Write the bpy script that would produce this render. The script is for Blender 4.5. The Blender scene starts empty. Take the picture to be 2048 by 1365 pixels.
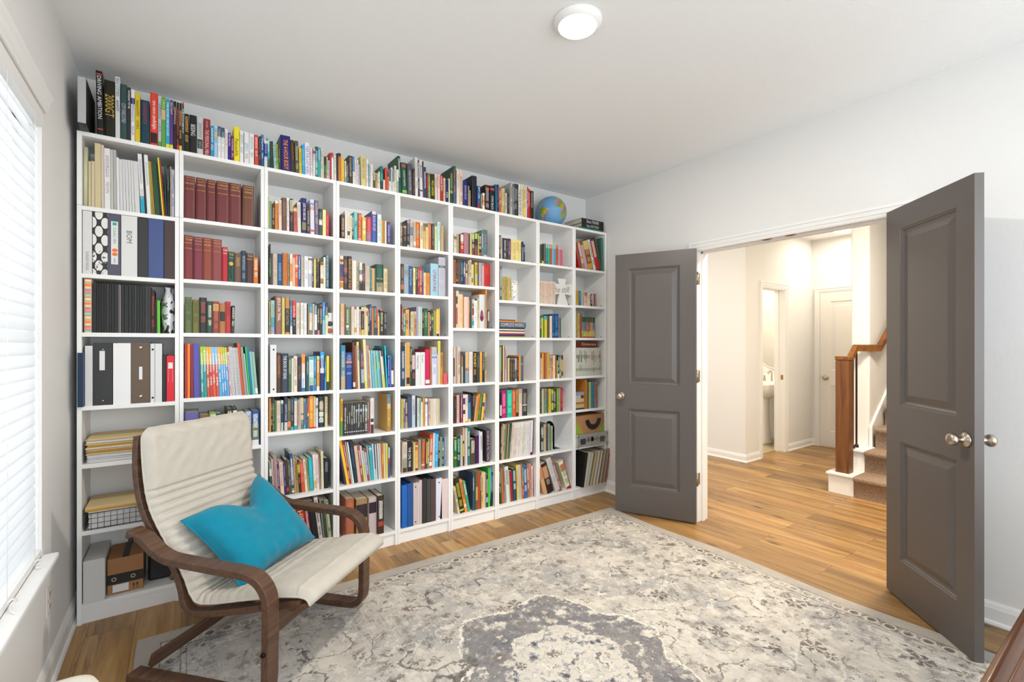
import bpy, bmesh, math, random, re
from mathutils import Vector, Matrix
random.seed(7)
PI = math.pi
SC = bpy.context.scene
COL = SC.collection

# ---------------------------------------------------------------- camera, world, light
F_PX, TH, HY, EYE = 941.12, math.radians(35.1244), 690.05, 1.345
cam_data = bpy.data.cameras.new('camera')
cam = bpy.data.objects.new('camera', cam_data)
COL.objects.link(cam)
cam.location = (0, 0, EYE)
cam.rotation_euler = (PI / 2, 0, -TH)
cam_data.sensor_width = 36
cam_data.lens = 36 * F_PX / 2048
cam_data.shift_y = (HY - 682.5) / 2048
cam_data.clip_start = 0.02
SC.camera = cam

vs = SC.view_settings
vs.view_transform = 'Standard'
vs.look = 'None'
vs.gamma = 1
vs.use_curve_mapping = False
vs.exposure = 0.25

world = bpy.data.worlds.new('world')
SC.world = world
world.use_nodes = True
bg = world.node_tree.nodes['Background']
bg.inputs[0].default_value = (0.86, 0.94, 1.0, 1)
bg.inputs[1].default_value = 2.0

def area(name, loc, rot, size, power, color=(1, 1, 1), shape='RECTANGLE', size_y=None):
    l = bpy.data.lights.new(name, 'AREA')
    l.shape = shape
    l.size = size
    if size_y: l.size_y = size_y
    l.energy = power
    l.color = color
    o = bpy.data.objects.new(name, l)
    o.location = loc
    o.rotation_euler = rot
    COL.objects.link(o)
    return o
# daylight standing outside the window behind the blinds
area('window_daylight', (-0.95, 1.65, 1.55), (0, -PI / 2, 0), 1.9, 3, (0.93, 0.97, 1.0), size_y=1.9)
# added fill light behind the camera, at the open end; no window there
area('rear_fill_light', (1.5, -1.9, 1.55), (PI / 2, 0, 0), 3.2, 34, (0.97, 0.985, 1.0), size_y=1.9)

# ---------------------------------------------------------------- materials
def tone(c):
    """colour of a printed spine, slightly muted"""
    r, g, b = (int(x, 16) * 17 for x in c)
    m = (r + g + b) / 3
    return '%02x%02x%02x' % tuple(int(max(0, min(255, (m + (v - m) * .90) * .97))) for v in (r, g, b))
def srgb(c):
    if isinstance(c, str):
        n = len(c) // 3
        c = tuple(int(c[i * n:(i + 1) * n], 16) / (15 if n == 1 else 255) for i in range(3))
    return tuple((x / 12.92 if x <= .04045 else ((x + .055) / 1.055) ** 2.4) for x in c) + (1,)

def new_mat(name):
    m = bpy.data.materials.new(name)
    m.use_nodes = True
    nt = m.node_tree
    return m, nt, nt.nodes['Principled BSDF']

def N(nt, t, **k):
    n = nt.nodes.new(t)
    for a, v in k.items():
        if a.startswith('i'):
            n.inputs[int(a[1:])].default_value = v
        else:
            setattr(n, a, v)
    return n

def mat(name, col, rough=.5, metal=0, bump=0, bscale=200, var=0, vscale=8, spec=.5):
    m, nt, b = new_mat(name)
    b.inputs['Base Color'].default_value = srgb(col)
    b.inputs['Roughness'].default_value = rough
    b.inputs['Metallic'].default_value = metal
    b.inputs['Specular IOR Level'].default_value = spec
    if bump or var:
        tc = N(nt, 'ShaderNodeTexCoord')
    if bump:
        no = N(nt, 'ShaderNodeTexNoise'); no.inputs['Scale'].default_value = bscale; no.inputs['Detail'].default_value = 3
        bp = N(nt, 'ShaderNodeBump'); bp.inputs['Strength'].default_value = bump; bp.inputs['Distance'].default_value = .002
        nt.links.new(tc.outputs['Object'], no.inputs['Vector'])
        nt.links.new(no.outputs[0], bp.inputs['Height'])
        nt.links.new(bp.outputs[0], b.inputs['Normal'])
    if var:
        n2 = N(nt, 'ShaderNodeTexNoise'); n2.inputs['Scale'].default_value = vscale; n2.inputs['Detail'].default_value = 4
        mx = N(nt, 'ShaderNodeMix', data_type='RGBA')
        c = srgb(col)
        mx.inputs[6].default_value = tuple(x * (1 - var) for x in c[:3]) + (1,)
        mx.inputs[7].default_value = tuple(min(1, x * (1 + var)) for x in c[:3]) + (1,)
        nt.links.new(tc.outputs['Object'], n2.inputs['Vector'])
        nt.links.new(n2.outputs[0], mx.inputs[0])
        nt.links.new(mx.outputs[2], b.inputs['Base Color'])
    return m

def ramp(nt, fac, stops, interp='LINEAR'):
    r = N(nt, 'ShaderNodeValToRGB')
    r.color_ramp.interpolation = interp
    e = r.color_ramp.elements
    while len(e) < len(stops): e.new(.5)
    for i, (p, c) in enumerate(stops):
        e[i].position = p
        e[i].color = srgb(c) if isinstance(c, str) else (c, c, c, 1)
    nt.links.new(fac, r.inputs[0])
    return r.outputs[0]

def math_(nt, op, a, b=None, c=None):
    n = N(nt, 'ShaderNodeMath', operation=op)
    for i, v in enumerate((a, b, c)):
        if v is None: continue
        if isinstance(v, (int, float)): n.inputs[i].default_value = v
        else: nt.links.new(v, n.inputs[i])
    return n.outputs[0]

def mixc(nt, f, a, b):
    n = N(nt, 'ShaderNodeMix', data_type='RGBA')
    for i, v in ((0, f), (6, a), (7, b)):
        if isinstance(v, (int, float)): n.inputs[i].default_value = v
        elif isinstance(v, str): n.inputs[i].default_value = srgb(v)
        else: nt.links.new(v, n.inputs[i])
    return n.outputs[2]

def noise(nt, vec, scale, detail=3, rough=.5, dist=0):
    n = N(nt, 'ShaderNodeTexNoise')
    n.inputs['Scale'].default_value = scale; n.inputs['Detail'].default_value = detail
    n.inputs['Roughness'].default_value = rough; n.inputs['Distortion'].default_value = dist
    nt.links.new(vec, n.inputs['Vector'])
    return n.outputs[0]

def mapping(nt, vec, scale=(1, 1, 1), loc=(0, 0, 0), rot=(0, 0, 0)):
    n = N(nt, 'ShaderNodeMapping')
    n.inputs['Scale'].default_value = scale; n.inputs['Location'].default_value = loc; n.inputs['Rotation'].default_value = rot
    nt.links.new(vec, n.inputs['Vector'])
    return n.outputs[0]

M = {}
M['wall'] = mat('wall_paint', 'e9e8e6', .85, bump=.35, bscale=140, spec=.2)
M['ceil'] = mat('ceiling_paint', 'f4f5f5', .9, bump=.5, bscale=90, spec=.2)
M['trim'] = mat('trim_paint', 'f0efed', .45, spec=.4)
M['case'] = mat('bookcase_white', 'f1f1f0', .4, spec=.4)
M['door'] = mat('door_grey', '5e5855', .34, bump=.05, bscale=600, spec=.5)
M['nickel'] = mat('satin_nickel', 'b9aea0', .28, 1)
M['brass'] = mat('brass', 'b08a55', .35, 1)
M['black'] = mat('black_plastic', '1a1a1c', .45)
M['blackmetal'] = mat('black_metal', '151515', .4, .6)
M['steel'] = mat('grey_wire', '62666a', .4, .8)
M['alu'] = mat('aluminium', 'b9b8b4', .42, .55, bump=.15, bscale=900)
M['card'] = mat('cardboard', 'a87950', .85, var=.08, vscale=12)
M['whitebox'] = mat('white_card', 'd9d8d4', .7)
M['blacktape'] = mat('black_tape', '242220', .5)
M['paper'] = mat('white_paper', 'e6e6e6', .8)
M['manila'] = mat('manila', 'e3cb98', .75)
M['yellowenv'] = mat('yellow_envelope', 'dea53a', .75)
M['cream'] = mat('cream_upholstery', 'e2dccf', .9, bump=.4, bscale=500)
M['porcelain'] = mat('porcelain', 'f2efe8', .12)
M['tile'] = mat('bath_tile', 'b3a184', .35, var=.1, vscale=5)
M['mirror'] = mat('mirror', 'e8e6e0', .03, 1)
M['iron'] = mat('dark_bronze', '33201c', .45, .4)
M['pouf'] = mat('pages', 'd8cdb4', .9)
M['doorwhite'] = mat('hall_door_white', 'efece6', .45)
M['outlet'] = mat('outlet_plastic', 'd8cfc8', .4)

def wood(name, dark, light, axis='Y', scale=1.0, rough=.42, streak=1.0):
    m, nt, b = new_mat(name)
    tc = N(nt, 'ShaderNodeTexCoord')
    s = {'X': (1.2, 26, 26), 'Y': (26, 1.2, 26), 'Z': (26, 26, 1.2)}[axis]
    v = mapping(nt, tc.outputs['Object'], tuple(x * scale for x in s))
    n1 = noise(nt, v, 1.4, 6, .6, .6)
    v2 = mapping(nt, tc.outputs['Object'], tuple(x * scale * 3.4 for x in s))
    n2 = noise(nt, v2, 2.0, 3, .6)
    f = math_(nt, 'ADD', math_(nt, 'MULTIPLY', n1, .75), math_(nt, 'MULTIPLY', n2, .3 * streak))
    c = ramp(nt, f, [(.32, dark), (.68, light)])
    nt.links.new(c, b.inputs['Base Color'])
    b.inputs['Roughness'].default_value = rough
    bp = N(nt, 'ShaderNodeBump'); bp.inputs['Strength'].default_value = .12; bp.inputs['Distance'].default_value = .001
    nt.links.new(n2, bp.inputs['Height']); nt.links.new(bp.outputs[0], b.inputs['Normal'])
    return m
M['walnutX'] = wood('walnut_veneer', '37231a', '684a36', 'X', 1.3)
M['walnutZ'] = wood('walnut_veneer_upright', '37231a', '684a36', 'Z', 1.3)
M['oakZ'] = wood('oak_newel', '452612', '83542c', 'Z', .8, .38)
M['oakX'] = wood('oak_rail', '53300f', '925d2a', 'X', .8, .38)
M['desk'] = wood('dark_polished_wood', '24130c', '3d2317', 'X', .6, .22)
M['deskedge'] = wood('polished_edge', '3c1f10', '6c3f22', 'X', .6, .14)

def floor_mat():
    m, nt, b = new_mat('oak_planks')
    tc = N(nt, 'ShaderNodeTexCoord')
    v = mapping(nt, tc.outputs['Object'], (1, 1, 1), rot=(0, 0, PI / 2))
    br = N(nt, 'ShaderNodeTexBrick')
    br.offset = .37; br.offset_frequency = 2
    br.inputs['Scale'].default_value = 1
    br.inputs['Mortar Size'].default_value = .0012
    br.inputs['Mortar Smooth'].default_value = .1
    br.inputs['Brick Width'].default_value = 1.22
    br.inputs['Row Height'].default_value = .18
    br.inputs['Color1'].default_value = (0, 0, 0, 1); br.inputs['Color2'].default_value = (1, 1, 1, 1)
    br.inputs['Mortar'].default_value = (.5, .5, .5, 1)
    nt.links.new(v, br.inputs['Vector'])
    # per-plank offset of the grain
    off = N(nt, 'ShaderNodeVectorMath', operation='MULTIPLY_ADD')
    nt.links.new(br.outputs['Color'], off.inputs[0]); off.inputs[1].default_value = (3.1, 7.7, 0)
    nt.links.new(tc.outputs['Object'], off.inputs[2])
    g = mapping(nt, off.outputs[0], (14, .9, 1))
    n1 = noise(nt, g, 1.0, 7, .62, .8)
    g2 = mapping(nt, off.outputs[0], (95, 3.2, 1))
    n2 = noise(nt, g2, 1.0, 3, .6)
    g3 = mapping(nt, off.outputs[0], (5.5, 2.0, 1))
    vo = N(nt, 'ShaderNodeTexVoronoi'); vo.inputs['Scale'].default_value = 1.25
    nt.links.new(g3, vo.inputs['Vector'])
    knot = ramp(nt, vo.outputs['Distance'], [(.05, 1.0), (.17, 0.0)])
    base = ramp(nt, n1, [(.28, '6f5030'), (.5, 'a67f4c'), (.72, 'c6a268')])
    c = mixc(nt, math_(nt, 'MULTIPLY', n2, .35), base, '8b643c')
    tone = ramp(nt, br.outputs['Color'], [(0, .66), (1, 1.2)])
    mul = N(nt, 'ShaderNodeMix', data_type='RGBA', blend_type='MULTIPLY'); mul.inputs[0].default_value = 1
    nt.links.new(c, mul.inputs[6]); nt.links.new(tone, mul.inputs[7])
    crack = noise(nt, mapping(nt, off.outputs[0], (20, 1.6, 1), loc=(4, 9, 0)), 1.0, 3, .6, .5)
    ck = ramp(nt, math_(nt, 'ABSOLUTE', math_(nt, 'SUBTRACT', crack, .36)), [(.004, 1.0), (.022, 0.0)])
    mul2 = mixc(nt, math_(nt, 'MULTIPLY', ck, .55), mul.outputs[2], '5b3f24')
    c2 = mixc(nt, math_(nt, 'MULTIPLY', knot, .85), mul2, '3d2919')
    c3 = mixc(nt, math_(nt, 'MULTIPLY', br.outputs['Fac'], .75), c2, '4a3320')
    nt.links.new(c3, b.inputs['Base Color'])
    b.inputs['Roughness'].default_value = .38
    bp = N(nt, 'ShaderNodeBump'); bp.inputs['Strength'].default_value = .15; bp.inputs['Distance'].default_value = .002
    hh = math_(nt, 'SUBTRACT', n2, math_(nt, 'MULTIPLY', br.outputs['Fac'], 2))
    nt.links.new(hh, bp.inputs['Height']); nt.links.new(bp.outputs[0], b.inputs['Normal'])
    return m
M['floor'] = floor_mat()

def carpet_mat():
    m, nt, b = new_mat('stair_carpet')
    tc = N(nt, 'ShaderNodeTexCoord')
    n = noise(nt, tc.outputs['Object'], 260, 2, .7)
    n2 = noise(nt, tc.outputs['Object'], 60, 3, .7)
    f = math_(nt, 'ADD', math_(nt, 'MULTIPLY', n, .6), math_(nt, 'MULTIPLY', n2, .4))
    nt.links.new(ramp(nt, f, [(.35, '7b6656'), (.62, 'b49c89')]), b.inputs['Base Color'])
    b.inputs['Roughness'].default_value = 1; b.inputs['Specular IOR Level'].default_value = 0
    bp = N(nt, 'ShaderNodeBump'); bp.inputs['Strength'].default_value = .7; bp.inputs['Distance'].default_value = .004
    nt.links.new(f, bp.inputs['Height']); nt.links.new(bp.outputs[0], b.inputs['Normal'])
    return m
M['carpet'] = carpet_mat()

def rug_mat():
    """faded oriental rug: grey and beige field, lobed medallion, vines, flowers, meander border (metres, origin at the centre)"""
    m, nt, b = new_mat('faded_oriental_rug')
    tc = N(nt, 'ShaderNodeTexCoord')
    O = tc.outputs['Object']
    sep = N(nt, 'ShaderNodeSeparateXYZ'); nt.links.new(O, sep.inputs[0])
    x, y = sep.outputs[0], sep.outputs[1]
    # ragged weave distortion
    nz = N(nt, 'ShaderNodeTexNoise'); nz.inputs['Scale'].default_value = 55; nz.inputs['Detail'].default_value = 3
    nt.links.new(O, nz.inputs['Vector'])
    va = N(nt, 'ShaderNodeVectorMath', operation='MULTIPLY_ADD')
    nt.links.new(nz.outputs['Color'], va.inputs[0]); va.inputs[1].default_value = (.042, .042, 0); nt.links.new(O, va.inputs[2])
    V = va.outputs[0]
    patch = noise(nt, V, 2.6, 6, .68)
    base = ramp(nt, patch, [(.40, 'aaa8a6'), (.47, 'bab6b1'), (.53, 'c8c1b8'), (.60, 'd6d0c7')])
    lump = noise(nt, V, 13, 5, .68)
    base = mixc(nt, math_(nt, 'MULTIPLY', ramp(nt, lump, [(.56, 0.0), (.60, 1.0)]), .6), base, '78726d')
    base = mixc(nt, math_(nt, 'MULTIPLY', ramp(nt, lump, [(.41, 1.0), (.44, 0.0)]), .7), base, 'dfd9cf')
    # abrash streaks along the warp (y)
    st = noise(nt, mapping(nt, O, (95, 7, 1)), 1, 4, .75)
    lane = noise(nt, mapping(nt, O, (3.0, 2.0, 1), loc=(5, 3, 0)), 1, 2, .5)
    stm = math_(nt, 'MULTIPLY', ramp(nt, st, [(.56, 0.0), (.62, 1.0)]), ramp(nt, lane, [(.40, .15), (.56, 1.0)]))
    base = mixc(nt, math_(nt, 'MULTIPLY', stm, .6), base, '827a74')
    # speckled small ornament everywhere
    sp = noise(nt, V, 30, 3, .6)
    area_ = noise(nt, O, 4.5, 2, .5)
    spm = math_(nt, 'MULTIPLY', ramp(nt, sp, [(.60, 0.0), (.63, 1.0)]), ramp(nt, area_, [(.47, 0.0), (.55, 1.0)]))
    base = mixc(nt, math_(nt, 'MULTIPLY', spm, .85), base, '5f5a57')
    spl = math_(nt, 'MULTIPLY', ramp(nt, sp, [(.38, 1.0), (.41, 0.0)]), ramp(nt, area_, [(.42, 1.0), (.6, .25)]))
    base = mixc(nt, math_(nt, 'MULTIPLY', spl, .7), base, 'e2dacd')
    # tracery: iso lines
    def iso(scale, w, seed, det=1.5):
        n = noise(nt, mapping(nt, V, (1, 1, 1), loc=(seed, seed * 1.7, 0)), scale, det, .45)
        d = math_(nt, 'ABSOLUTE', math_(nt, 'SUBTRACT', n, .5))
        return ramp(nt, d, [(w * .7, 1.0), (w, 0.0)])
    base = mixc(nt, math_(nt, 'MULTIPLY', iso(5.0, .007, 3.1, 1), .7), base, 'e6dfd2')
    br_ = noise(nt, O, 3.1, 2, .5)
    vine = math_(nt, 'MULTIPLY', iso(3.4, .0050, 11.3, 1), ramp(nt, br_, [(.47, 0.0), (.52, 1.0)]))
    base = mixc(nt, math_(nt, 'MULTIPLY', vine, .9), base, '554f4c')
    vine2 = math_(nt, 'MULTIPLY', iso(7.0, .007, 21.7, 0), ramp(nt, br_, [(.44, 1.0), (.50, 0.0)]))
    base = mixc(nt, math_(nt, 'MULTIPLY', vine2, .6), base, '7b736d')
    # flowers: voronoi cells with petals
    def flowers(scale, seed, keep, r0, r1, npet=6):
        r0 *= scale; r1 *= scale
        vo = N(nt, 'ShaderNodeTexVoronoi'); vo.inputs['Scale'].default_value = 1; vo.inputs['Randomness'].default_value = .8
        mp = mapping(nt, V, (scale, scale, 1), loc=(seed, seed, 0)); nt.links.new(mp, vo.inputs['Vector'])
        sub = N(nt, 'ShaderNodeVectorMath', operation='SUBTRACT'); nt.links.new(mp, sub.inputs[0]); nt.links.new(vo.outputs['Position'], sub.inputs[1])
        s2 = N(nt, 'ShaderNodeSeparateXYZ'); nt.links.new(sub.outputs[0], s2.inputs[0])
        ang = math_(nt, 'ARCTAN2', s2.outputs[1], s2.outputs[0])
        pet = math_(nt, 'MULTIPLY', math_(nt, 'COSINE', math_(nt, 'MULTIPLY', ang, npet)), .5)
        pet = math_(nt, 'ADD', pet, .5)
        ln = N(nt, 'ShaderNodeVectorMath', operation='LENGTH'); nt.links.new(sub.outputs[0], ln.inputs[0])
        d = ln.outputs['Value']
        ring = math_(nt, 'MULTIPLY', math_(nt, 'GREATER_THAN', d, r0), math_(nt, 'LESS_THAN', d, r1))
        ring = math_(nt, 'MULTIPLY', ring, math_(nt, 'GREATER_THAN', pet, .35))
        cs = N(nt, 'ShaderNodeSeparateColor'); nt.links.new(vo.outputs['Color'], cs.inputs[0])
        k = math_(nt, 'LESS_THAN', cs.outputs[0], keep)
        centre = math_(nt, 'MULTIPLY', math_(nt, 'LESS_THAN', d, r0 * .8), k)
        return math_(nt, 'MULTIPLY', ring, k), centre
    f1, c1 = flowers(4.4, 0, .75, .013, .046)
    f2, c2 = flowers(8.5, 4.4, .75, .008, .028, 5)
    f3, c3 = flowers(17, 9.2, .6, .002, .013, 4)
    # medallion mask: lobed radius about the centre
    cx = math_(nt, 'MULTIPLY', x, 1.0); r = N(nt, 'ShaderNodeVectorMath', operation='LENGTH')
    sc = mapping(nt, V, (1.0, .86, 0)); nt.links.new(sc, r.inputs[0])
    ang = math_(nt, 'ARCTAN2', y, x)
    lobe = math_(nt, 'ADD', math_(nt, 'ADD', .385, math_(nt, 'MULTIPLY', math_(nt, 'ABSOLUTE', math_(nt, 'COSINE', math_(nt, 'MULTIPLY', ang, 3))), .085)), math_(nt, 'MULTIPLY', math_(nt, 'SUBTRACT', noise(nt, O, 7, 3), .5), .12))
    inmed = math_(nt, 'LESS_THAN', r.outputs['Value'], lobe)
    edge = math_(nt, 'LESS_THAN', math_(nt, 'ABSOLUTE', math_(nt, 'SUBTRACT', r.outputs['Value'], math_(nt, 'ADD', lobe, .012))), .004)
    inner = math_(nt, 'LESS_THAN', r.outputs['Value'], math_(nt, 'MULTIPLY', lobe, .55))
    mpat = noise(nt, V, 11, 5, .68)
    medc = ramp(nt, mpat, [(.0, 'dcd5c9'), (.41, '9d9a99'), (.46, '77767c'), (.54, '66666c'), (.585, 'b9b3aa'), (.64, 'dcd5c9')], 'CONSTANT')
    innc = ramp(nt, mpat, [(.0, '5b5a60'), (.40, 'a3a4a8'), (.45, 'dad3c7'), (.54, 'b6b7b9'), (.57, 'e6e0d4'), (.63, '7d7a7a')], 'CONSTANT')
    base = mixc(nt, math_(nt, 'MULTIPLY', inmed, .9), base, medc)
    base = mixc(nt, inner, base, innc)
    base = mixc(nt, edge, base, 'ece6da')
    # corner pieces in grey
    ax = math_(nt, 'ABSOLUTE', x); ay = math_(nt, 'ABSOLUTE', y)
    base = mixc(nt, math_(nt, 'MULTIPLY', f1, .85), base, '5b5653'); base = mixc(nt, c1, base, 'b0917a')
    base = mixc(nt, math_(nt, 'MULTIPLY', f2, .8), base, '75685f'); base = mixc(nt, c2, base, 'd8cfc2')
    base = mixc(nt, math_(nt, 'MULTIPLY', f3, .7), base, '8e7561')
    # border bands measured from the edge
    dx = math_(nt, 'SUBTRACT', 1.515, ax); dy = math_(nt, 'SUBTRACT', 1.22, ay)
    de = math_(nt, 'MINIMUM', dx, dy)
    de = math_(nt, 'ADD', de, math_(nt, 'MULTIPLY', math_(nt, 'SUBTRACT', nz.outputs[0], .5), .012))
    along = math_(nt, 'ADD', math_(nt, 'MULTIPLY', math_(nt, 'LESS_THAN', dx, dy), math_(nt, 'SUBTRACT', y, x)), x)
    bm = math_(nt, 'MULTIPLY', math_(nt, 'GREATER_THAN', de, .085), math_(nt, 'LESS_THAN', de, .150))
    cell = math_(nt, 'SUBTRACT', math_(nt, 'FRACT', math_(nt, 'MULTIPLY', along, 14)), .5)
    u = math_(nt, 'MULTIPLY', cell, .07); w = math_(nt, 'SUBTRACT', de, .117)
    rr = math_(nt, 'SQRT', math_(nt, 'ADD', math_(nt, 'MULTIPLY', u, u), math_(nt, 'MULTIPLY', w, w)))
    rings = math_(nt, 'LESS_THAN', math_(nt, 'ABSOLUTE', math_(nt, 'SUBTRACT', rr, .024)), .0035)
    dots = math_(nt, 'MULTIPLY', math_(nt, 'LESS_THAN', rr, .016), math_(nt, 'GREATER_THAN', sp, .46))
    bb = noise(nt, V, 16, 2)
    bc = ramp(nt, noise(nt, V, 26, 4, .6), [(.0, '77716d'), (.45, 'a59f98'), (.52, 'cbc4b9')], 'CONSTANT')
    bc = mixc(nt, rings, bc, 'ddd6c9'); bc = mixc(nt, dots, bc, '5f5855')
    base = mixc(nt, math_(nt, 'MULTIPLY', bm, math_(nt, 'ADD', .45, math_(nt, 'MULTIPLY', ramp(nt, lane, [(.42, 0.0), (.55, 1.0)]), .45))), base, bc)
    l1 = math_(nt, 'LESS_THAN', math_(nt, 'ABSOLUTE', math_(nt, 'SUBTRACT', de, .082)), .003)
    l2 = math_(nt, 'LESS_THAN', math_(nt, 'ABSOLUTE', math_(nt, 'SUBTRACT', de, .155)), .003)
    l3 = math_(nt, 'LESS_THAN', math_(nt, 'ABSOLUTE', math_(nt, 'SUBTRACT', de, .176)), .002)
    for l in (l1, l2, l3):
        base = mixc(nt, math_(nt, 'MULTIPLY', l, ramp(nt, patch, [(.35, 1.0), (.6, .35)])), base, '66605b')
    base = mixc(nt, math_(nt, 'LESS_THAN', de, .080), base, mixc(nt, ramp(nt, patch, [(.4, 0.0), (.6, 1.0)]), 'aea8a2', 'c2b9ad'))
    # worn wash over everything
    wash = noise(nt, O, 5.5, 4, .7)
    base = mixc(nt, math_(nt, 'MULTIPLY', ramp(nt, wash, [(.42, 0.0), (.66, 1.0)]), .3), base, 'b5aea5')
    nt.links.new(base, b.inputs['Base Color'])
    b.inputs['Roughness'].default_value = 1; b.inputs['Specular IOR Level'].default_value = .05
    fn = noise(nt, O, 420, 2, .7)
    bp = N(nt, 'ShaderNodeBump'); bp.inputs['Strength'].default_value = .5; bp.inputs['Distance'].default_value = .003
    nt.links.new(math_(nt, 'ADD', fn, math_(nt, 'MULTIPLY', patch, 2)), bp.inputs['Height']); nt.links.new(bp.outputs[0], b.inputs['Normal'])
    return m
M['rug'] = rug_mat()

def blind_mat():
    m, nt, b = new_mat('white_blind_slats')
    b.inputs['Base Color'].default_value = srgb('f4f6f8')
    b.inputs['Roughness'].default_value = .4
    tr = N(nt, 'ShaderNodeBsdfTranslucent'); tr.inputs[0].default_value = (.93, .96, 1, 1)
    mx = N(nt, 'ShaderNodeMixShader'); mx.inputs[0].default_value = .22
    nt.links.new(b.outputs[0], mx.inputs[1]); nt.links.new(tr.outputs[0], mx.inputs[2])
    nt.links.new(mx.outputs[0], nt.nodes['Material Output'].inputs[0])
    return m
M['blind'] = blind_mat()

def cloth_mat(name, col, sc=700, bump=.4, var=.06, sheen=0):
    m = mat(name, col, .95, bump=bump, bscale=sc, var=var, vscale=30, spec=.1)
    b = m.node_tree.nodes['Principled BSDF']
    if sheen: b.inputs['Sheen Weight'].default_value = sheen
    return m
M['canvas'] = cloth_mat('natural_canvas', 'c6bfb4')
M['teal'] = cloth_mat('teal_velvet', '14809a', 300, .3, .14, .25)

def emit(name, col, s):
    m, nt, b = new_mat(name)
    b.inputs['Base Color'].default_value = srgb(col)
    b.inputs['Emission Color'].default_value = srgb(col)
    b.inputs['Emission Strength'].default_value = s
    return m
M['lens'] = emit('lamp_lens', 'fff3df', 9)

def printed_mat(name, gloss):
    """printed cover: colour attribute, with small letter-like print where the mark colour differs"""
    m, nt, b = new_mat(name)
    a = N(nt, 'ShaderNodeAttribute', attribute_name='Col')
    k = N(nt, 'ShaderNodeAttribute', attribute_name='Mark')
    uv = N(nt, 'ShaderNodeUVMap', uv_map='UV')
    n = noise(nt, mapping(nt, uv.outputs[0], (190, 330, 1)), 1, 1, .5)
    f = ramp(nt, n, [(.47, 0.0), (.53, 1.0)])
    nt.links.new(mixc(nt, f, a.outputs['Color'], k.outputs['Color']), b.inputs['Base Color'])
    b.inputs['Roughness'].default_value = gloss
    b.inputs['Specular IOR Level'].default_value = .35
    return m
M['print'] = printed_mat('printed_cover', .42)
M['page'] = mat('page_block', 'd9cfb9', .9)
M['text'] = {}
def textmat(c):
    if c not in M['text']: M['text'][c] = mat('lettering_' + c, c, .5)
    return M['text'][c]

def damask_mat():
    m, nt, b = new_mat('black_white_trellis')
    uv = N(nt, 'ShaderNodeUVMap', uv_map='UV')
    s = N(nt, 'ShaderNodeSeparateXYZ'); nt.links.new(uv.outputs[0], s.inputs[0])
    def cell(o):
        fu = math_(nt, 'SUBTRACT', math_(nt, 'FRACT', math_(nt, 'ADD', math_(nt, 'MULTIPLY', s.outputs[0], 1 / .046), o)), .5)
        fv = math_(nt, 'SUBTRACT', math_(nt, 'FRACT', math_(nt, 'ADD', math_(nt, 'MULTIPLY', s.outputs[1], 1 / .084), o)), .5)
        return math_(nt, 'SQRT', math_(nt, 'ADD', math_(nt, 'MULTIPLY', fu, fu), math_(nt, 'MULTIPLY', fv, fv)))
    r = math_(nt, 'MINIMUM', cell(0.0), cell(.5))
    ring = math_(nt, 'GREATER_THAN', r, .315)
    nz = noise(nt, uv.outputs[0], 90, 2)
    mot = math_(nt, 'MULTIPLY', math_(nt, 'GREATER_THAN', nz, .58), math_(nt, 'LESS_THAN', s.outputs[1], .12))
    f = math_(nt, 'MAXIMUM', ring, mot)
    nt.links.new(mixc(nt, f, 'e8e6e2', '1c1b1c'), b.inputs['Base Color'])
    b.inputs['Roughness'].default_value = .4
    return m
M['damask'] = damask_mat()

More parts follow.
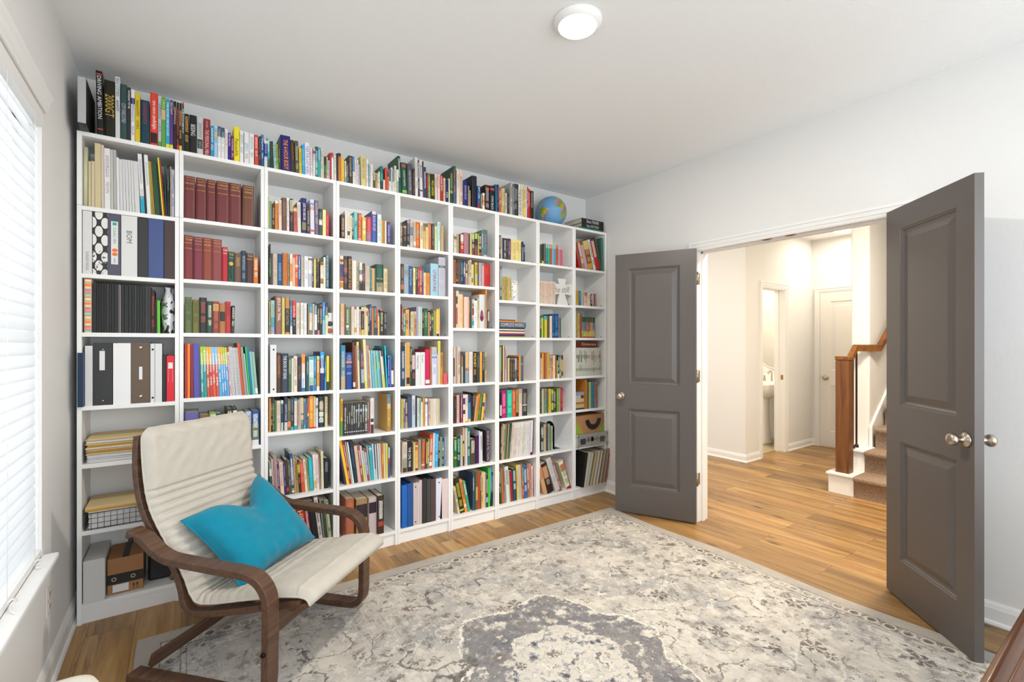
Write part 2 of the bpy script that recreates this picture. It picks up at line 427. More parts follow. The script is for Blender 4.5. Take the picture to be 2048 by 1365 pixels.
# ---------------------------------------------------------------- mesh helpers
class MB:
    def __init__(s):
        s.v = []; s.f = []; s.m = []; s.c = []; s.k = []; s.uv = []; s.sm = []
        s.attr = False
    def face(s, idx, m=0, c=None, k=None, uv=None, smooth=False):
        s.f.append(tuple(idx)); s.m.append(m); s.c.append(c); s.k.append(k); s.uv.append(uv); s.sm.append(smooth)
    def box(s, x0, x1, y0, y1, z0, z1, m=0, c=None, T=None, skip=''):
        b = len(s.v)
        P = [(x0, y0, z0), (x1, y0, z0), (x1, y1, z0), (x0, y1, z0), (x0, y0, z1), (x1, y0, z1), (x1, y1, z1), (x0, y1, z1)]
        if T: P = [tuple(T @ Vector(p)) for p in P]
        s.v += P
        for n, q in (('b', (0, 3, 2, 1)), ('t', (4, 5, 6, 7)), ('f', (0, 1, 5, 4)), ('r', (1, 2, 6, 5)), ('k', (2, 3, 7, 6)), ('l', (3, 0, 4, 7))):
            if n in skip: continue
            s.face([b + i for i in q], m, c)
        return s
    def quad(s, pts, m=0, c=None, k=None, uv=None, smooth=False):
        b = len(s.v); s.v += [tuple(p) for p in pts]
        s.face(range(b, b + len(pts)), m, c, k, uv, smooth)
        return s
    def tube(s, pts, r, n=8, m=0, closed=False, flat=None, cap=True):
        pts = [Vector(p) for p in pts]
        b = len(s.v); L = len(pts)
        prev = None
        for i, p in enumerate(pts):
            if closed: d = pts[(i + 1) % L] - pts[i - 1]
            else: d = pts[min(i + 1, L - 1)] - pts[max(i - 1, 0)]
            d.normalize()
            if prev is None:
                a = Vector((0, 0, 1)) if abs(d.z) < .9 else Vector((1, 0, 0))
                u = d.cross(a).normalized()
            else:
                u = (prev - d * prev.dot(d)).normalized()
            prev = u
            w = d.cross(u)
            rr = r[i] if isinstance(r, (list, tuple)) else r
            for j in range(n):
                t = 2 * PI * j / n
                s.v.append(tuple(p + (u * math.cos(t) + w * math.sin(t)) * rr))
        for i in range(L if closed else L - 1):
            for j in range(n):
                a0 = b + i * n; a1 = b + ((i + 1) % L) * n
                s.face((a0 + j, a1 + j, a1 + (j + 1) % n, a0 + (j + 1) % n), m, smooth=True)
        if cap and not closed:
            s.face([b + j for j in range(n)], m)
            s.face([b + (L - 1) * n + n - 1 - j for j in range(n)], m)
        return s
    def lathe(s, prof, n=24, m=0, T=None, closed_top=True):
        b = len(s.v)
        for (r, z) in prof:
            for j in range(n):
                t = 2 * PI * j / n
                p = Vector((r * math.cos(t), r * math.sin(t), z))
                s.v.append(tuple(T @ p if T else p))
        for i in range(len(prof) - 1):
            for j in range(n):
                s.face((b + i * n + j, b + i * n + (j + 1) % n, b + (i + 1) * n + (j + 1) % n, b + (i + 1) * n + j), m, smooth=True)
        if closed_top:
            s.face([b + n - 1 - j for j in range(n)], m)
            s.face([b + (len(prof) - 1) * n + j for j in range(n)], m)
        return s
    def grid(s, P, m=0, smooth=True, closed_v=False, flip=False):
        b = len(s.v); R = len(P); C_ = len(P[0])
        for row in P: s.v += [tuple(p) for p in row]
        for i in range(R - 1):
            for j in range(C_ if closed_v else C_ - 1):
                q = (b + i * C_ + j, b + i * C_ + (j + 1) % C_, b + (i + 1) * C_ + (j + 1) % C_, b + (i + 1) * C_ + j)
                s.face(q[::-1] if flip else q, m, smooth=smooth)
        return s
    def build(s, name, mats, parent=None, loc=None):
        me = bpy.data.meshes.new(name)
        me.from_pydata(s.v, [], s.f)
        if not isinstance(mats, (list, tuple)): mats = [mats]
        for m in mats: me.materials.append(M[m] if isinstance(m, str) else m)
        me.polygons.foreach_set('material_index', s.m)
        me.polygons.foreach_set('use_smooth', s.sm)
        if any(c is not None for c in s.c):
            ca = me.color_attributes.new('Col', 'FLOAT_COLOR', 'CORNER')
            ka = me.color_attributes.new('Mark', 'FLOAT_COLOR', 'CORNER')
            uv = me.uv_layers.new(name='UV')
            A = []; B = []; U = []
            for f, c, k, u in zip(s.f, s.c, s.k, s.uv):
                c = c or (.5, .5, .5, 1); k = k or c
                for i in range(len(f)):
                    A += c; B += k; U += (u[i] if u else (0, 0))
            ca.data.foreach_set('color', A); ka.data.foreach_set('color', B); uv.data.foreach_set('uv', U)
        me.update()
        o = bpy.data.objects.new(name, me)
        COL.objects.link(o)
        if parent: o.parent = parent
        if loc: o.location = loc
        return o

def tag(o, label, cat, group=None, kind=None):
    if label: o['label'] = label
    if cat: o['category'] = cat
    if group: o['group'] = group
    if kind: o['kind'] = kind
    return o
def empty(name, loc, label, cat, group=None, rz=0):
    o = bpy.data.objects.new(name, None); COL.objects.link(o)
    o.location = loc; o.rotation_euler = (0, 0, rz); o.empty_display_size = .1
    return tag(o, label, cat, group)
def struct(o):
    o['kind'] = 'structure'; return o
def bevel(o, w, seg=2, ang=35):
    b = o.modifiers.new('bevel', 'BEVEL'); b.width = w; b.segments = seg
    b.limit_method = 'ANGLE'; b.angle_limit = math.radians(ang)
    return o
def text_mesh(name, s, material, Tm, parent, w, h, align='CENTER', maxstretch=1.5, shear=0, fill=None):
    """flat lettering fitted into a w x h box; Tm maps text space (x right, y up) to its place"""
    cu = bpy.data.curves.new(name, 'FONT'); cu.body = s; cu.size = 1; cu.resolution_u = 2
    cu.align_x = 'CENTER'; cu.align_y = 'CENTER'; cu.shear = shear
    ob = bpy.data.objects.new(name, cu)
    me = bpy.data.meshes.new_from_object(ob)
    bpy.data.objects.remove(ob); bpy.data.curves.remove(cu)
    if not me.vertices: return None
    xs = [v.co.x for v in me.vertices]; ys = [v.co.y for v in me.vertices]
    x0, x1, y0, y1 = min(xs), max(xs), min(ys), max(ys)
    sx = w / (x1 - x0); sy = h / (y1 - y0)
    k = min(sx, sy); sx = min(sx, k * maxstretch); sy = min(sy, k * maxstretch)
    for v in me.vertices:
        p = Vector(((v.co.x - (x0 + x1) / 2) * sx, (v.co.y - (y0 + y1) / 2) * sy, 0))
        v.co = Tm @ p
    me.materials.clear(); me.materials.append(material)
    me.name = name
    o = bpy.data.objects.new(name, me); COL.objects.link(o)
    if parent: o.parent = parent
    return o
def frame(origin, ex, ey):
    ex = Vector(ex).normalized(); ey = Vector(ey).normalized(); ez = ex.cross(ey)
    m = Matrix((ex, ey, ez)).transposed().to_4x4(); m.translation = Vector(origin)
    return m
def spline(pts, n=6):
    P = [Vector(p) for p in pts]; out = []
    for i in range(len(P) - 1):
        p0 = P[max(i - 1, 0)]; p1 = P[i]; p2 = P[i + 1]; p3 = P[min(i + 2, len(P) - 1)]
        for k in range(n):
            t = k / n
            out.append(.5 * ((2 * p1) + (p2 - p0) * t + (2 * p0 - 5 * p1 + 4 * p2 - p3) * t * t + (3 * p1 - p0 - 3 * p2 + p3) * t ** 3))
    out.append(P[-1]); return out
# ---------------------------------------------------------------- the room
XL, XR, YB, CZ = -.4333, 3.2015, 3.3154, 2.7491
YF = -1.6            # unseen end of the room
struct(MB().box(XL - .2, 8.6, YF, 4.6, -.05, 0).build('floor', 'floor'))
struct(MB().box(XL - .2, 8.6, YF, 4.6, CZ, CZ + .1).build('ceiling', 'ceil'))
struct(MB().box(XL - .2, XR, YB, YB + .12, 0, CZ).build('wall_back', 'wall'))
WY0, WY1, WZ0, WZ1 = .9, 2.495, .54, 2.233
w = MB()
w.box(XL - .15, XL, YF, WY0, 0, CZ).box(XL - .15, XL, WY1, YB, 0, CZ).box(XL - .15, XL, WY0, WY1, 0, WZ0).box(XL - .15, XL, WY0, WY1, WZ1, CZ)
struct(w.build('wall_left', 'wall'))
DY0, DY1, DZ = .892, 2.108, 2.06
w = MB()
w.box(XR, XR + .125, YF, DY0 - .016, 0, CZ).box(XR, XR + .125, DY1 + .016, YB + .12, 0, CZ).box(XR, XR + .125, DY0 - .016, DY1 + .016, DZ + .01, CZ)
struct(w.build('wall_right', 'wall'))

def skirting(name, path, h=.105, t=.014):
    """baseboard with a stepped, rounded top, along a floor path; the room lies to the left of the path"""
    prof = [(0, 0), (t + .011, 0), (t + .012, .006), (t + .008, .016), (t, .020), (t, h - .028), (t - .003, h - .018), (t - .004, h - .012), (t - .009, h), (0, h)]
    P = [Vector((x, y, 0)) for x, y in path]
    rows = []
    for i, p in enumerate(P):
        a = (P[i] - P[i - 1]).normalized() if i else None
        c = (P[i + 1] - P[i]).normalized() if i < len(P) - 1 else None
        na = Vector((-a.y, a.x, 0)) if a else None
        nc = Vector((-c.y, c.x, 0)) if c else None
        if na is None: n = nc
        elif nc is None: n = na
        else:
            n = (na + nc); n = n / (n.dot(na) if abs(n.dot(na)) > .1 else 1)
        rows.append([p + n * u + Vector((0, 0, z)) for u, z in prof])
    m = MB().grid(rows, smooth=False)
    for r in (0, -1):
        m.quad(rows[r] if r else rows[r][::-1])
    return struct(m.build(name, 'trim'))
skirting('baseboard_left', [(XL, YB), (XL, YF)])
skirting('baseboard_back', [(XR, YB), (XL, YB)])
skirting('baseboard_right', [(XR, 2.175), (XR, YB)])
skirting('baseboard_right_rear', [(XR, YF), (XR, .825)])

# door casing and jamb lining of the double doorway
def casing(m, side_pts, x, nx, w=.060):
    """stepped casing profile as boxes around an opening in the plane X=x, facing nx; side_pts=(y0,y1,ztop)"""
    y0, y1, zt = side_pts
    for (a, b, t) in ((0, w * .28, .009), (w * .28, w * .72, .013), (w * .72, w, .018)):
        xa, xb = (x, x + nx * t) if nx > 0 else (x + nx * t, x)
        m.box(xa, xb, y0 - b, y0 - a, 0, zt + a)
        m.box(xa, xb, y1 + a, y1 + b, 0, zt + a)
        m.box(xa, xb, y0 - b, y1 + b, zt + a, zt + b)
m = MB()
casing(m, (DY0 - .004, DY1 + .004, DZ), XR, -1)
struct(m.build('trim_1', 'trim'))
m = MB()
casing(m, (DY0 - .004, DY1 + .004, DZ), XR + .125, 1)
struct(m.build('trim_2', 'trim'))
m = MB()
m.box(XR - .006, XR + .131, DY0 - .016, DY0, 0, DZ).box(XR - .006, XR + .131, DY1, DY1 + .016, 0, DZ).box(XR - .006, XR + .131, DY0, DY1, DZ - .006, DZ + .01)
# stops
m.box(XR + .05, XR + .085, DY0, DY0 + .012, 0, DZ).box(XR + .05, XR + .085, DY1 - .012, DY1, 0, DZ).box(XR + .05, XR + .085, DY0, DY1, DZ - .018, DZ - .006)
jamb = struct(m.build('trim_3', 'trim'))
for i, y in enumerate((1.60, 1.45)):
    c = MB().box(XR + .003, XR + .028, y - .03, y + .03, DZ - .009, DZ - .006).box(XR + .008, XR + .023, y - .014, y + .014, DZ - .013, DZ - .009)
    c.build('ball_catch_plate', 'brass', jamb)

# ---------------------------------------------------------------- two-panel door leaves
def leaf_mesh(W, H, th, rails, stile):
    """rails = [(z0,z1), ...] of the panels, stile = (u0,u1)"""
    m = MB()
    us = [0, stile[0], stile[1], W]
    zs = [0] + [z for r in rails for z in r] + [H]
    for side in (0, 1):
        y = 0 if side == 0 else th
        s = 1 if side == 0 else -1
        def q(pts):
            m.quad(pts if side == 0 else pts[::-1])
        for i in range(3):
            for j in range(len(zs) - 1):
                hole = (i == 1 and j % 2 == 1)
                u0, u1, z0, z1 = us[i], us[i + 1], zs[j], zs[j + 1]
                if not hole:
                    q([(u0, y, z0), (u1, y, z0), (u1, y, z1), (u0, y, z1)])
                else:
                    rings = [(0, 0), (.004, .004), (.009, .005), (.013, .010), (.020, .014), (.028, .014), (.031, .013), (.058, .0035), (.060, .003)]
                    for (a, da), (b, db) in zip(rings, rings[1:]):
                        A = [(u0 + a, y + s * da, z0 + a), (u1 - a, y + s * da, z0 + a), (u1 - a, y + s * da, z1 - a), (u0 + a, y + s * da, z1 - a)]
                        B = [(u0 + b, y + s * db, z0 + b), (u1 - b, y + s * db, z0 + b), (u1 - b, y + s * db, z1 - b), (u0 + b, y + s * db, z1 - b)]
                        for e in range(4):
                            q([A[e], A[(e + 1) % 4], B[(e + 1) % 4], B[e]])
                    q(B)
    m.quad([(0, 0, 0), (0, th, 0), (W, th, 0), (W, 0, 0)]); m.quad([(0, 0, H), (W, 0, H), (W, th, H), (0, th, H)])
    m.quad([(0, 0, 0), (0, 0, H), (0, th, H), (0, th, 0)]); m.quad([(W, 0, 0), (W, th, 0), (W, th, H), (W, 0, H)])
    return m
KNOB = [(.0, 0), (.031, 0), (.033, .003), (.030, .008), (.016, .012), (.0125, .018), (.0115, .030), (.015, .036), (.024, .043), (.0275, .052), (.026, .061), (.019, .068), (.0, .071)]
def knob(parent, u, z, th, both=True, name='knob', scale=1):
    for side in ((0, 1) if both else (0,)):
        T = Matrix.Translation((u, 0 if side == 0 else th, z)) @ Matrix.Rotation(PI / 2 if side == 0 else -PI / 2, 4, 'X') @ Matrix.Scale(scale, 4)
        MB().lathe([(max(r, .0005), h) for r, h in KNOB], 28, T=T).build(name, 'nickel', parent)
def door_leaf(n, A, Bp, flip, kn=True):
    A = Vector(A); Bp = Vector(Bp); d = (Bp - A)
    o = leaf_mesh(.61, 2.055, .035, [(.205, .825), (1.015, 1.94)], (.115, .51)).build('door_%d' % n, 'door')
    struct(o)
    ang = math.atan2(d.y, d.x)
    o.location = (A.x, A.y, .012); o.rotation_euler = (0, 0, ang)
    if flip:   # visible face is the local +y side
        o.scale = (1, -1, 1)
        o.data.flip_normals()
    knob(o, .565, .925, .035)
    for z in (.27, 1.05, 1.79):
        h = MB().box(-.0015, 0, .002, .033, z, z + .089)
        h.tube([(-.005, -.004, z - .004), (-.005, -.004, z + .093)], .0065, 10)
        h.build('hinge', 'nickel', o)
    return o
door_leaf(1, (3.176, 2.098), (2.893, 2.645), False)
door_leaf(2, (3.182, .902), (2.762, .487), True)

# hinge leaves left on the jamb beside the first door
for z in (.282, 1.062, 1.802):
    MB().box(XR + .002, XR + .03, DY1 - .0015, DY1, z, z + .089).build('hinge_leaf', 'nickel', jamb)

# ---------------------------------------------------------------- the window
win = MB()
win.box(XL - .11, XL - .07, WY0, WY0 + .05, WZ0, WZ1).box(XL - .11, XL - .07, WY1 - .05, WY1, WZ0, WZ1)
win.box(XL - .11, XL - .07, WY0, WY1, WZ0, WZ0 + .018).box(XL - .11, XL - .07, WY0, WY1, WZ1 - .05, WZ1).box(XL - .11, XL - .07, WY0, WY1, 1.36, 1.40)
win = struct(win.build('window_1', 'trim'))
m = MB().box(XL - .15, XL + .046, WY0 - .02, 2.514, .518, .54)
bevel(m.build('window_sill', 'trim', win), .006, 3)
rows = []
for y in (WY0 - .05, 2.51):
    rows.append([(XL, y, WZ1), (XL + .012, y, WZ1), (XL + .015, y, WZ1 + .014), (XL + .018, y, WZ1 + .018), (XL + .022, y, WZ1 + .042), (XL + .030, y, WZ1 + .056), (XL + .030, y, WZ1 + .064), (XL, y, WZ1 + .064)])
m = MB().grid(rows, smooth=False, flip=True); m.quad(rows[0]); m.quad(rows[1][::-1])
m.build('window_head_casing', 'trim', win)

bl = empty('window_blinds', (XL - .02, 1.7, WZ1), 'white two inch slatted blinds hanging closed in the window at the left', 'blinds')
def P(parent, mb, name, mats):
    o = mb.build(name, mats); o.parent = parent
    o.location = -Vector(parent.location)
    return o
P(bl, MB().box(XL - .045, XL + .004, WY0 + .01, 2.491, WZ1 - .058, WZ1 - .003), 'headrail_valance', 'trim')
m = MB(); n_sl = 37; z1 = WZ1 - .040; z0 = .580
for i in range(n_sl):
    zc = z1 - .02 - (z1 - .02 - z0) * i / (n_sl - 1)
    a = math.radians(82); c, s = math.cos(a), math.sin(a)
    prof = []
    for k in range(5):
        u = (k / 4 - .5) * .050; hgt = .0022 * (1 - (k / 2 - 1) ** 2)
        prof.append((XL - .020 + (-u * c) + hgt * s, zc + u * s + hgt * c))
    for (xa, za), (xb, zb) in zip(prof, prof[1:]):
        m.quad([(xa, WY0 + .012, za), (xb, WY0 + .012, zb), (xb, 2.489, zb), (xa, 2.489, za)], smooth=True)
P(bl, m, 'slats', 'blind')
P(bl, MB().box(XL - .045, XL - .001, WY0 + .012, 2.489, .5412, .566), 'bottom_rail', 'trim')
for y in (1.05, 1.55, 2.03, 2.36):
    P(bl, MB().tube([(XL + .006, y, WZ1 - .05), (XL + .007, y, 1.3), (XL + .006, y, .57)], .0009, 5), 'ladder_cord', 'trim')
P(bl, MB().tube(spline([(XL + .004, 2.36, .566), (XL + .018, 2.35, .575), (XL + .022, 2.37, .560), (XL + .008, 2.375, .552), (XL + .012, 2.35, .548), (XL + .024, 2.36, .543)], 6), .0022, 6), 'cord_knot', 'trim')
P(bl, MB().tube(spline([(XL + .004, 2.03, .566), (XL + .02, 2.02, .58), (XL + .024, 2.045, .562), (XL + .008, 2.05, .552), (XL + .015, 2.02, .547), (XL + .028, 2.0, .543)], 6), .0022, 6), 'cord_knot', 'trim')

# wall outlet below the sill
ol = bevel(MB().box(XL, XL + .006, 2.55, 2.625, .27, .39).build('wall_outlet', 'outlet'), .003)
tag(ol, 'small pale outlet cover on the left wall below the window sill', 'outlet')
for z in (.305, .355):
    f = MB().box(XL + .006, XL + .0075, 2.567, 2.608, z - .017, z + .017).build('socket_face', 'outlet', ol)
    MB().box(XL + .0074, XL + .008, 2.577, 2.580, z - .006, z + .008).box(XL + .0074, XL + .008, 2.594, 2.597, z - .006, z + .008).build('slot', 'black', f)

# ---------------------------------------------------------------- ceiling lamps
def disc_lamp(name, x, y, r, label, power, col=(1, .93, .82), vis=True):
    t = empty(name, (x, y, CZ), label, 'ceiling light')
    prof = [(r * 1.0, 0), (r * 1.28, 0), (r * 1.25, -.008), (r * 1.12, -.021), (r * 1.0, -.027)]
    MB().lathe(prof[::-1], 48, closed_top=False).build('trim_ring', 'trim', t)
    MB().lathe([(.0005, -.0265), (r * .6, -.0262), (r * 1.01, -.022)], 48, closed_top=False).build('lens', 'lens', t)
    area('lamp_light', (x, y, CZ - .034), (0, 0, 0), r * 1.9, power, col, 'DISK')
    return t
disc_lamp('ceiling_light', 1.405, 1.504, .083, 'round white disc light glowing on the ceiling above the rug', 26)
disc_lamp('ceiling_light', 6.557, 2.349, .10, 'round glowing disc light on the hall ceiling beyond the doorway', 8, (1, .88, .70))
# two more downlights of the hall out of sight
area('hall_light', (3.95, 3.7, CZ - .02), (0, 0, 0), .5, 14, (1, .88, .70), 'DISK')
area('hall_light', (4.1, .9, CZ - .02), (0, 0, 0), .5, 64, (1, .88, .70), 'DISK')
area('powder_room_fill', (6.1, 3.7, CZ - .02), (0, 0, 0), .3, 26, (1, .88, .70), 'DISK')  # added to brighten the dark powder room, stands for no fixture

# ---------------------------------------------------------------- the hall beyond
HX = 5.27
struct(MB().box(HX, HX + .12, 2.86, 4.6, 0, CZ).build('wall_hall', 'wall'))
BX0, BX1, BZ = 5.64, 6.20, 2.04
m = MB().box(HX + .12, BX0, 2.86, 2.98, 0, CZ).box(BX1, 6.95, 2.86, 2.98, 0, CZ).box(BX0, BX1, 2.86, 2.98, BZ, CZ)
struct(m.build('wall_powder_room', 'wall'))
struct(MB().box(6.95, 7.07, 1.85, 4.6, 0, CZ).build('wall_hall_end', 'wall'))
struct(MB().box(XR, 7.07, 4.5, 4.6, 0, CZ).build('wall_hall_left', 'wall'))
struct(MB().box(XR + .125, 4.84, -1.0, -.9, 0, CZ).box(4.84, 8.6, .62, .74, 0, CZ).box(4.84, 4.96, -1, .74, 0, CZ).build('wall_hall_right', 'wall'))
skirting('baseboard_hall', [(BX0 - .062, 2.86), (HX, 2.86), (HX, 4.5)], .09)
skirting('baseboard_hall_2', [(6.95, 2.822), (6.95, 2.86), (BX1 + .062, 2.86)], .09)
struct(MB().box(HX + .12, 6.95, 2.965, 4.5, 0, .006).build('floor_powder_room', 'tile'))
# casing around the powder room door, in the plane y = 2.86
m = MB()
for (a, b, t) in ((0, .018, .009), (.018, .045, .013), (.045, .060, .018)):
    m.box(BX0 - b, BX0 - a, 2.86 - t, 2.86, 0, BZ + a).box(BX1 + a, BX1 + b, 2.86 - t, 2.86, 0, BZ + a).box(BX0 - b, BX1 + b, 2.86 - t, 2.86, BZ + a, BZ + b)
m.box(BX0, BX0 + .012, 2.855, 2.985, 0, BZ).box(BX1 - .012, BX1, 2.855, 2.985, 0, BZ).box(BX0, BX1, 2.855, 2.985, BZ - .012, BZ)
m.box(BX1 - .024, BX1 - .012, 2.93, 2.965, 0, BZ - .012)
pc = struct(m.build('trim_4', 'trim'))
MB().box(BX1 - .014, BX1 - .0118, 2.875, 2.905, .905, .965).build('strike_plate', 'brass', pc)

# closet door at the end of the hall, in the plane x = 6.95
CY0, CY1 = 2.05, 2.762
m = MB()
casing(m, (CY0, CY1, 2.04), 6.95, -1)
struct(m.build('trim_5', 'trim'))
o = leaf_mesh(CY1 - CY0 - .01, 2.02, .035, [(.2, .80), (1.0, 1.90)], (.12, CY1 - CY0 - .13)).build('door_3', 'doorwhite')
struct(o); o.location = (6.944, CY1 - .005, .012); o.rotation_euler = (0, 0, -PI / 2)
knob(o, .068, .90, .035, False)
MB().box(-.004, 0, -.003, .01, .87, .93).build('latch_plate', 'nickel', o)

# powder room: pedestal sink, splash, faucet, oval mirror
sk = empty('pedestal_sink', (6.52, 3.30, .006), 'cream pedestal sink seen through the narrow powder room doorway', 'sink')
prof = [(.12, 0), (.125, .02), (.105, .06), (.085, .3), (.082, .55), (.10, .66)]
MB().lathe(prof, 28).build('pedestal', 'porcelain', sk)
rows = []
for (sx, z) in ((.09, .62), (.18, .66), (.245, .74), (.262, .80), (.265, .815), (.25, .822), (.20, .80), (.13, .745), (.03, .73)):
    rows.append([(sx * math.cos(2 * PI * j / 32) * (1.05 if math.cos(2 * PI * j / 32) < 0 else .9), sx * 1.12 * math.sin(2 * PI * j / 32), z) for j in range(32)])
m = MB().grid(rows, closed_v=True, flip=True)
m.build('basin', 'porcelain', sk)
MB().box(.16, .40, -.30, .30, .79, .83).box(.385, .40, -.30, .30, .83, .93).build('splashback', 'porcelain', sk)
for dy in (-.1, .1):
    fa = MB().lathe([(.022, 0), (.018, .02), (.010, .06), (.012, .07), (.004, .085)], 14, T=Matrix.Translation((.25, dy, .83)))
    fa.build('faucet_handle', 'nickel', sk)
    MB().tube([(.25, dy, .905), (.245, dy + (.05 if dy > 0 else -.05), .912)], .005, 8).build('lever', 'nickel', sk)
fa = MB().tube(spline([(.25, 0, .83), (.25, 0, .94), (.22, 0, .97), (.17, 0, .965), (.15, 0, .93)], 6), .010, 10)
fa.build('faucet_spout', 'nickel', sk)
MB().tube(spline([(.30, .14, .1), (.28, .16, .35), (.22, .2, .5), (.24, .18, .62)], 6), .008, 8).build('supply_hose', 'blackmetal', sk)
mr = []
mm = MB()
c0 = len(mm.v)
pts = [(0, .36 * math.cos(t), .46 * math.sin(t)) for t in [2 * PI * j / 48 for j in range(48)]]
mm.quad(pts[::-1])
mo = mm.build('oval_mirror', 'mirror'); mo.location = (6.938, 3.30, 1.46)
tag(mo, 'oval frameless wall mirror above the powder room sink', 'mirror')
MB().tube(pts, .005, 8, closed=True).build('bevelled_edge', 'trim', mo)

# ---------------------------------------------------------------- stairs
SX, RUN, RISE = 4.835, .2515, .19
m = MB()
for i in range(11):
    x0 = SX + RUN * i; z = RISE * (i + 1)
    yl = 1.655
    r = .016
    prof = [(x0, z - RISE), (x0, z - .05), (x0 - .018, z - .045), (x0 - .026, z - .032), (x0 - .027, z - .014), (x0 - .018, z - .002), (x0, z), (x0 + RUN, z)]
    rows = [[(x, y, zz) for x, zz in prof] for y in (yl, yl - .008, .745)]
    rows[0] = [(x + (.006 if k < 6 else 0), y, zz - (.006 if k > 4 else 0)) for k, (x, y, zz) in enumerate(rows[0])]
    m.grid(rows, smooth=True, flip=False)
    m.box(x0 + .004, x0 + RUN + .004, .745, yl - .004, 0, z - .006)
st = m.build('carpeted_stairs', 'carpet')
tag(st, 'beige carpeted staircase rising beyond the doorway', 'stairs')
m = MB()
for i, (xa, xb, z) in enumerate(((SX + .005, SX + RUN, RISE), (SX + RUN + .005, 5.345, 2 * RISE))):
    m.box(xa, xb, 1.657, 1.856, 0, z - .022)
    m.box(xa - .022, xb, 1.652, 1.868, z - .022, z)
bb = bevel(m.build('stair_curb', 'trim'), .005)
tag(bb, 'white stepped wooden curb beside the carpeted stairs under the newel post', 'stair curb')
struct(bevel(MB().box(5.34, 8.6, 1.70, 1.85, 0, CZ).build('wall_stairs', 'wall'), .018, 3))
pts = [(5.335, .38), (5.335, .565), (5.36, .585), (8.0, .585 + (8.0 - 5.36) * RISE / RUN), (8.0, .2), (5.6, .2)]
m = MB()
A = [(x, 1.680, z) for x, z in pts]; B = [(x, 1.70, z) for x, z in pts]
m.quad(A); m.quad(B[::-1])
for i in range(len(pts)): m.quad([A[i], B[i], B[(i + 1) % len(pts)], A[(i + 1) % len(pts)]])
m.box(5.329, 5.341, 1.674, 1.70, .38, .57)
struct(m.build('trim_6', 'trim'))

nw = empty('newel_post', (4.922, 1.757, .19), 'square brown oak newel post at the foot of the stairs', 'newel post')
bevel(P(nw, MB().box(4.870, 4.975, 1.704, 1.810, .19, 1.20), 'post', 'oakZ'), .003)
bevel(P(nw, MB().box(4.874, 4.971, 1.708, 1.806, 1.200, 1.208), 'neck', 'oakZ'), .001)
bevel(P(nw, MB().box(4.866, 4.979, 1.700, 1.814, 1.208, 1.242), 'cap', 'oakX'), .006, 3)

hr = empty('handrail', (4.98, 1.757, 1.2), 'brown oak handrail climbing from newel post up the stair wall', 'handrail')
path = [(4.975, 1.757, 1.155), (5.165, 1.757, 1.315), (5.435, 1.655, 1.315), (5.86, 1.635, 1.635), (7.6, 1.635, 2.94)]
def rail(path, hw=.024, hh=.030):
    sec = [(-hw, -hh), (hw, -hh), (hw, hh - .008), (hw - .008, hh), (-hw + .008, hh), (-hw, hh - .008)]
    P_ = [Vector(p) for p in path]; rows = []
    for i, p in enumerate(P_):
        a = (P_[i] - P_[i - 1]).normalized() if i else (P_[1] - P_[0]).normalized()
        c = (P_[i + 1] - P_[i]).normalized() if i < len(P_) - 1 else a
        d = (a + c).normalized()
        side = Vector((-d.y, d.x, 0)).normalized()
        up = Vector((0, 0, 1))
        k = 1 / max(.5, d.dot(a))
        rows.append([p + side * u * 1.0 + up * v * (1 / max(.6, math.hypot(d.x, d.y))) for u, v in sec])
    m = MB().grid(rows, smooth=False, closed_v=True, flip=True); m.quad(rows[0]); m.quad(rows[-1][::-1])
    return m
P(hr, rail(path), 'rail', 'oakX')
for x in (5.62, 6.6):
    z = 1.315 + (x - 5.435) * .745 + .0
    P(hr, MB().tube([(x, 1.70, z - .07), (x, 1.655, z - .07), (x, 1.64, z - .03)], .007, 8), 'rail_bracket', 'nickel')

def baluster(x, zb, zt, label):
    t = empty('baluster', (x, 1.757, zb), label, 'baluster', 'iron balusters')
    r = .0065
    P(t, MB().box(x - r, x + r, 1.757 - r, 1.757 + r, zb, zt), 'rod', 'iron')
    P(t, MB().lathe([(.017, 0), (.019, .004), (.018, .02), (.012, .03), (.008, .034)], 12, T=Matrix.Translation((x, 1.757, zb))), 'shoe', 'iron')
    return t
baluster(5.02, .19, 1.165, 'dark iron baluster closest to the newel post')
baluster(5.115, .38, 1.245, 'dark iron baluster in the middle, standing on the upper white curb')
baluster(5.20, .38, 1.288, 'dark iron baluster furthest from the newel post, next to the wall')

# ---------------------------------------------------------------- rug
def rug():
    m = MB(); nx, ny = 60, 50
    hx, hy_ = 1.515, 1.22
    rows = []
    for j in range(ny + 1):
        row = []
        for i in range(nx + 1):
            x = -hx + 2 * hx * i / nx; y = -hy_ + 2 * hy_ * j / ny
            ex = 0
            if i == 0: ex = -.006 * math.sin(y * 7)
            if i == nx: ex = .010 * math.sin(y * 5.3 + .6)
            row.append((x + ex, y, .009 + .0015 * math.sin(y * 5.3 + .6) * (i / nx) ** 6))
        rows.append(row)
    m.grid(rows)
    edge = rows[0] + [r[-1] for r in rows[1:]] + rows[-1][-2::-1] + [r[0] for r in rows[-2:0:-1]]
    lo = [(x, y, .001) for x, y, z in edge]
    for i in range(len(edge)):
        j = (i + 1) % len(edge)
        m.quad([lo[i], lo[j], edge[j], edge[i]])
    o = m.build('area_rug', 'rug')
    o.location = (1.352, 1.482, 0); o.rotation_euler = (0, 0, math.radians(-.35))
    return tag(o, 'large faded grey and beige oriental rug lying on the wood floor', 'rug')
rug()

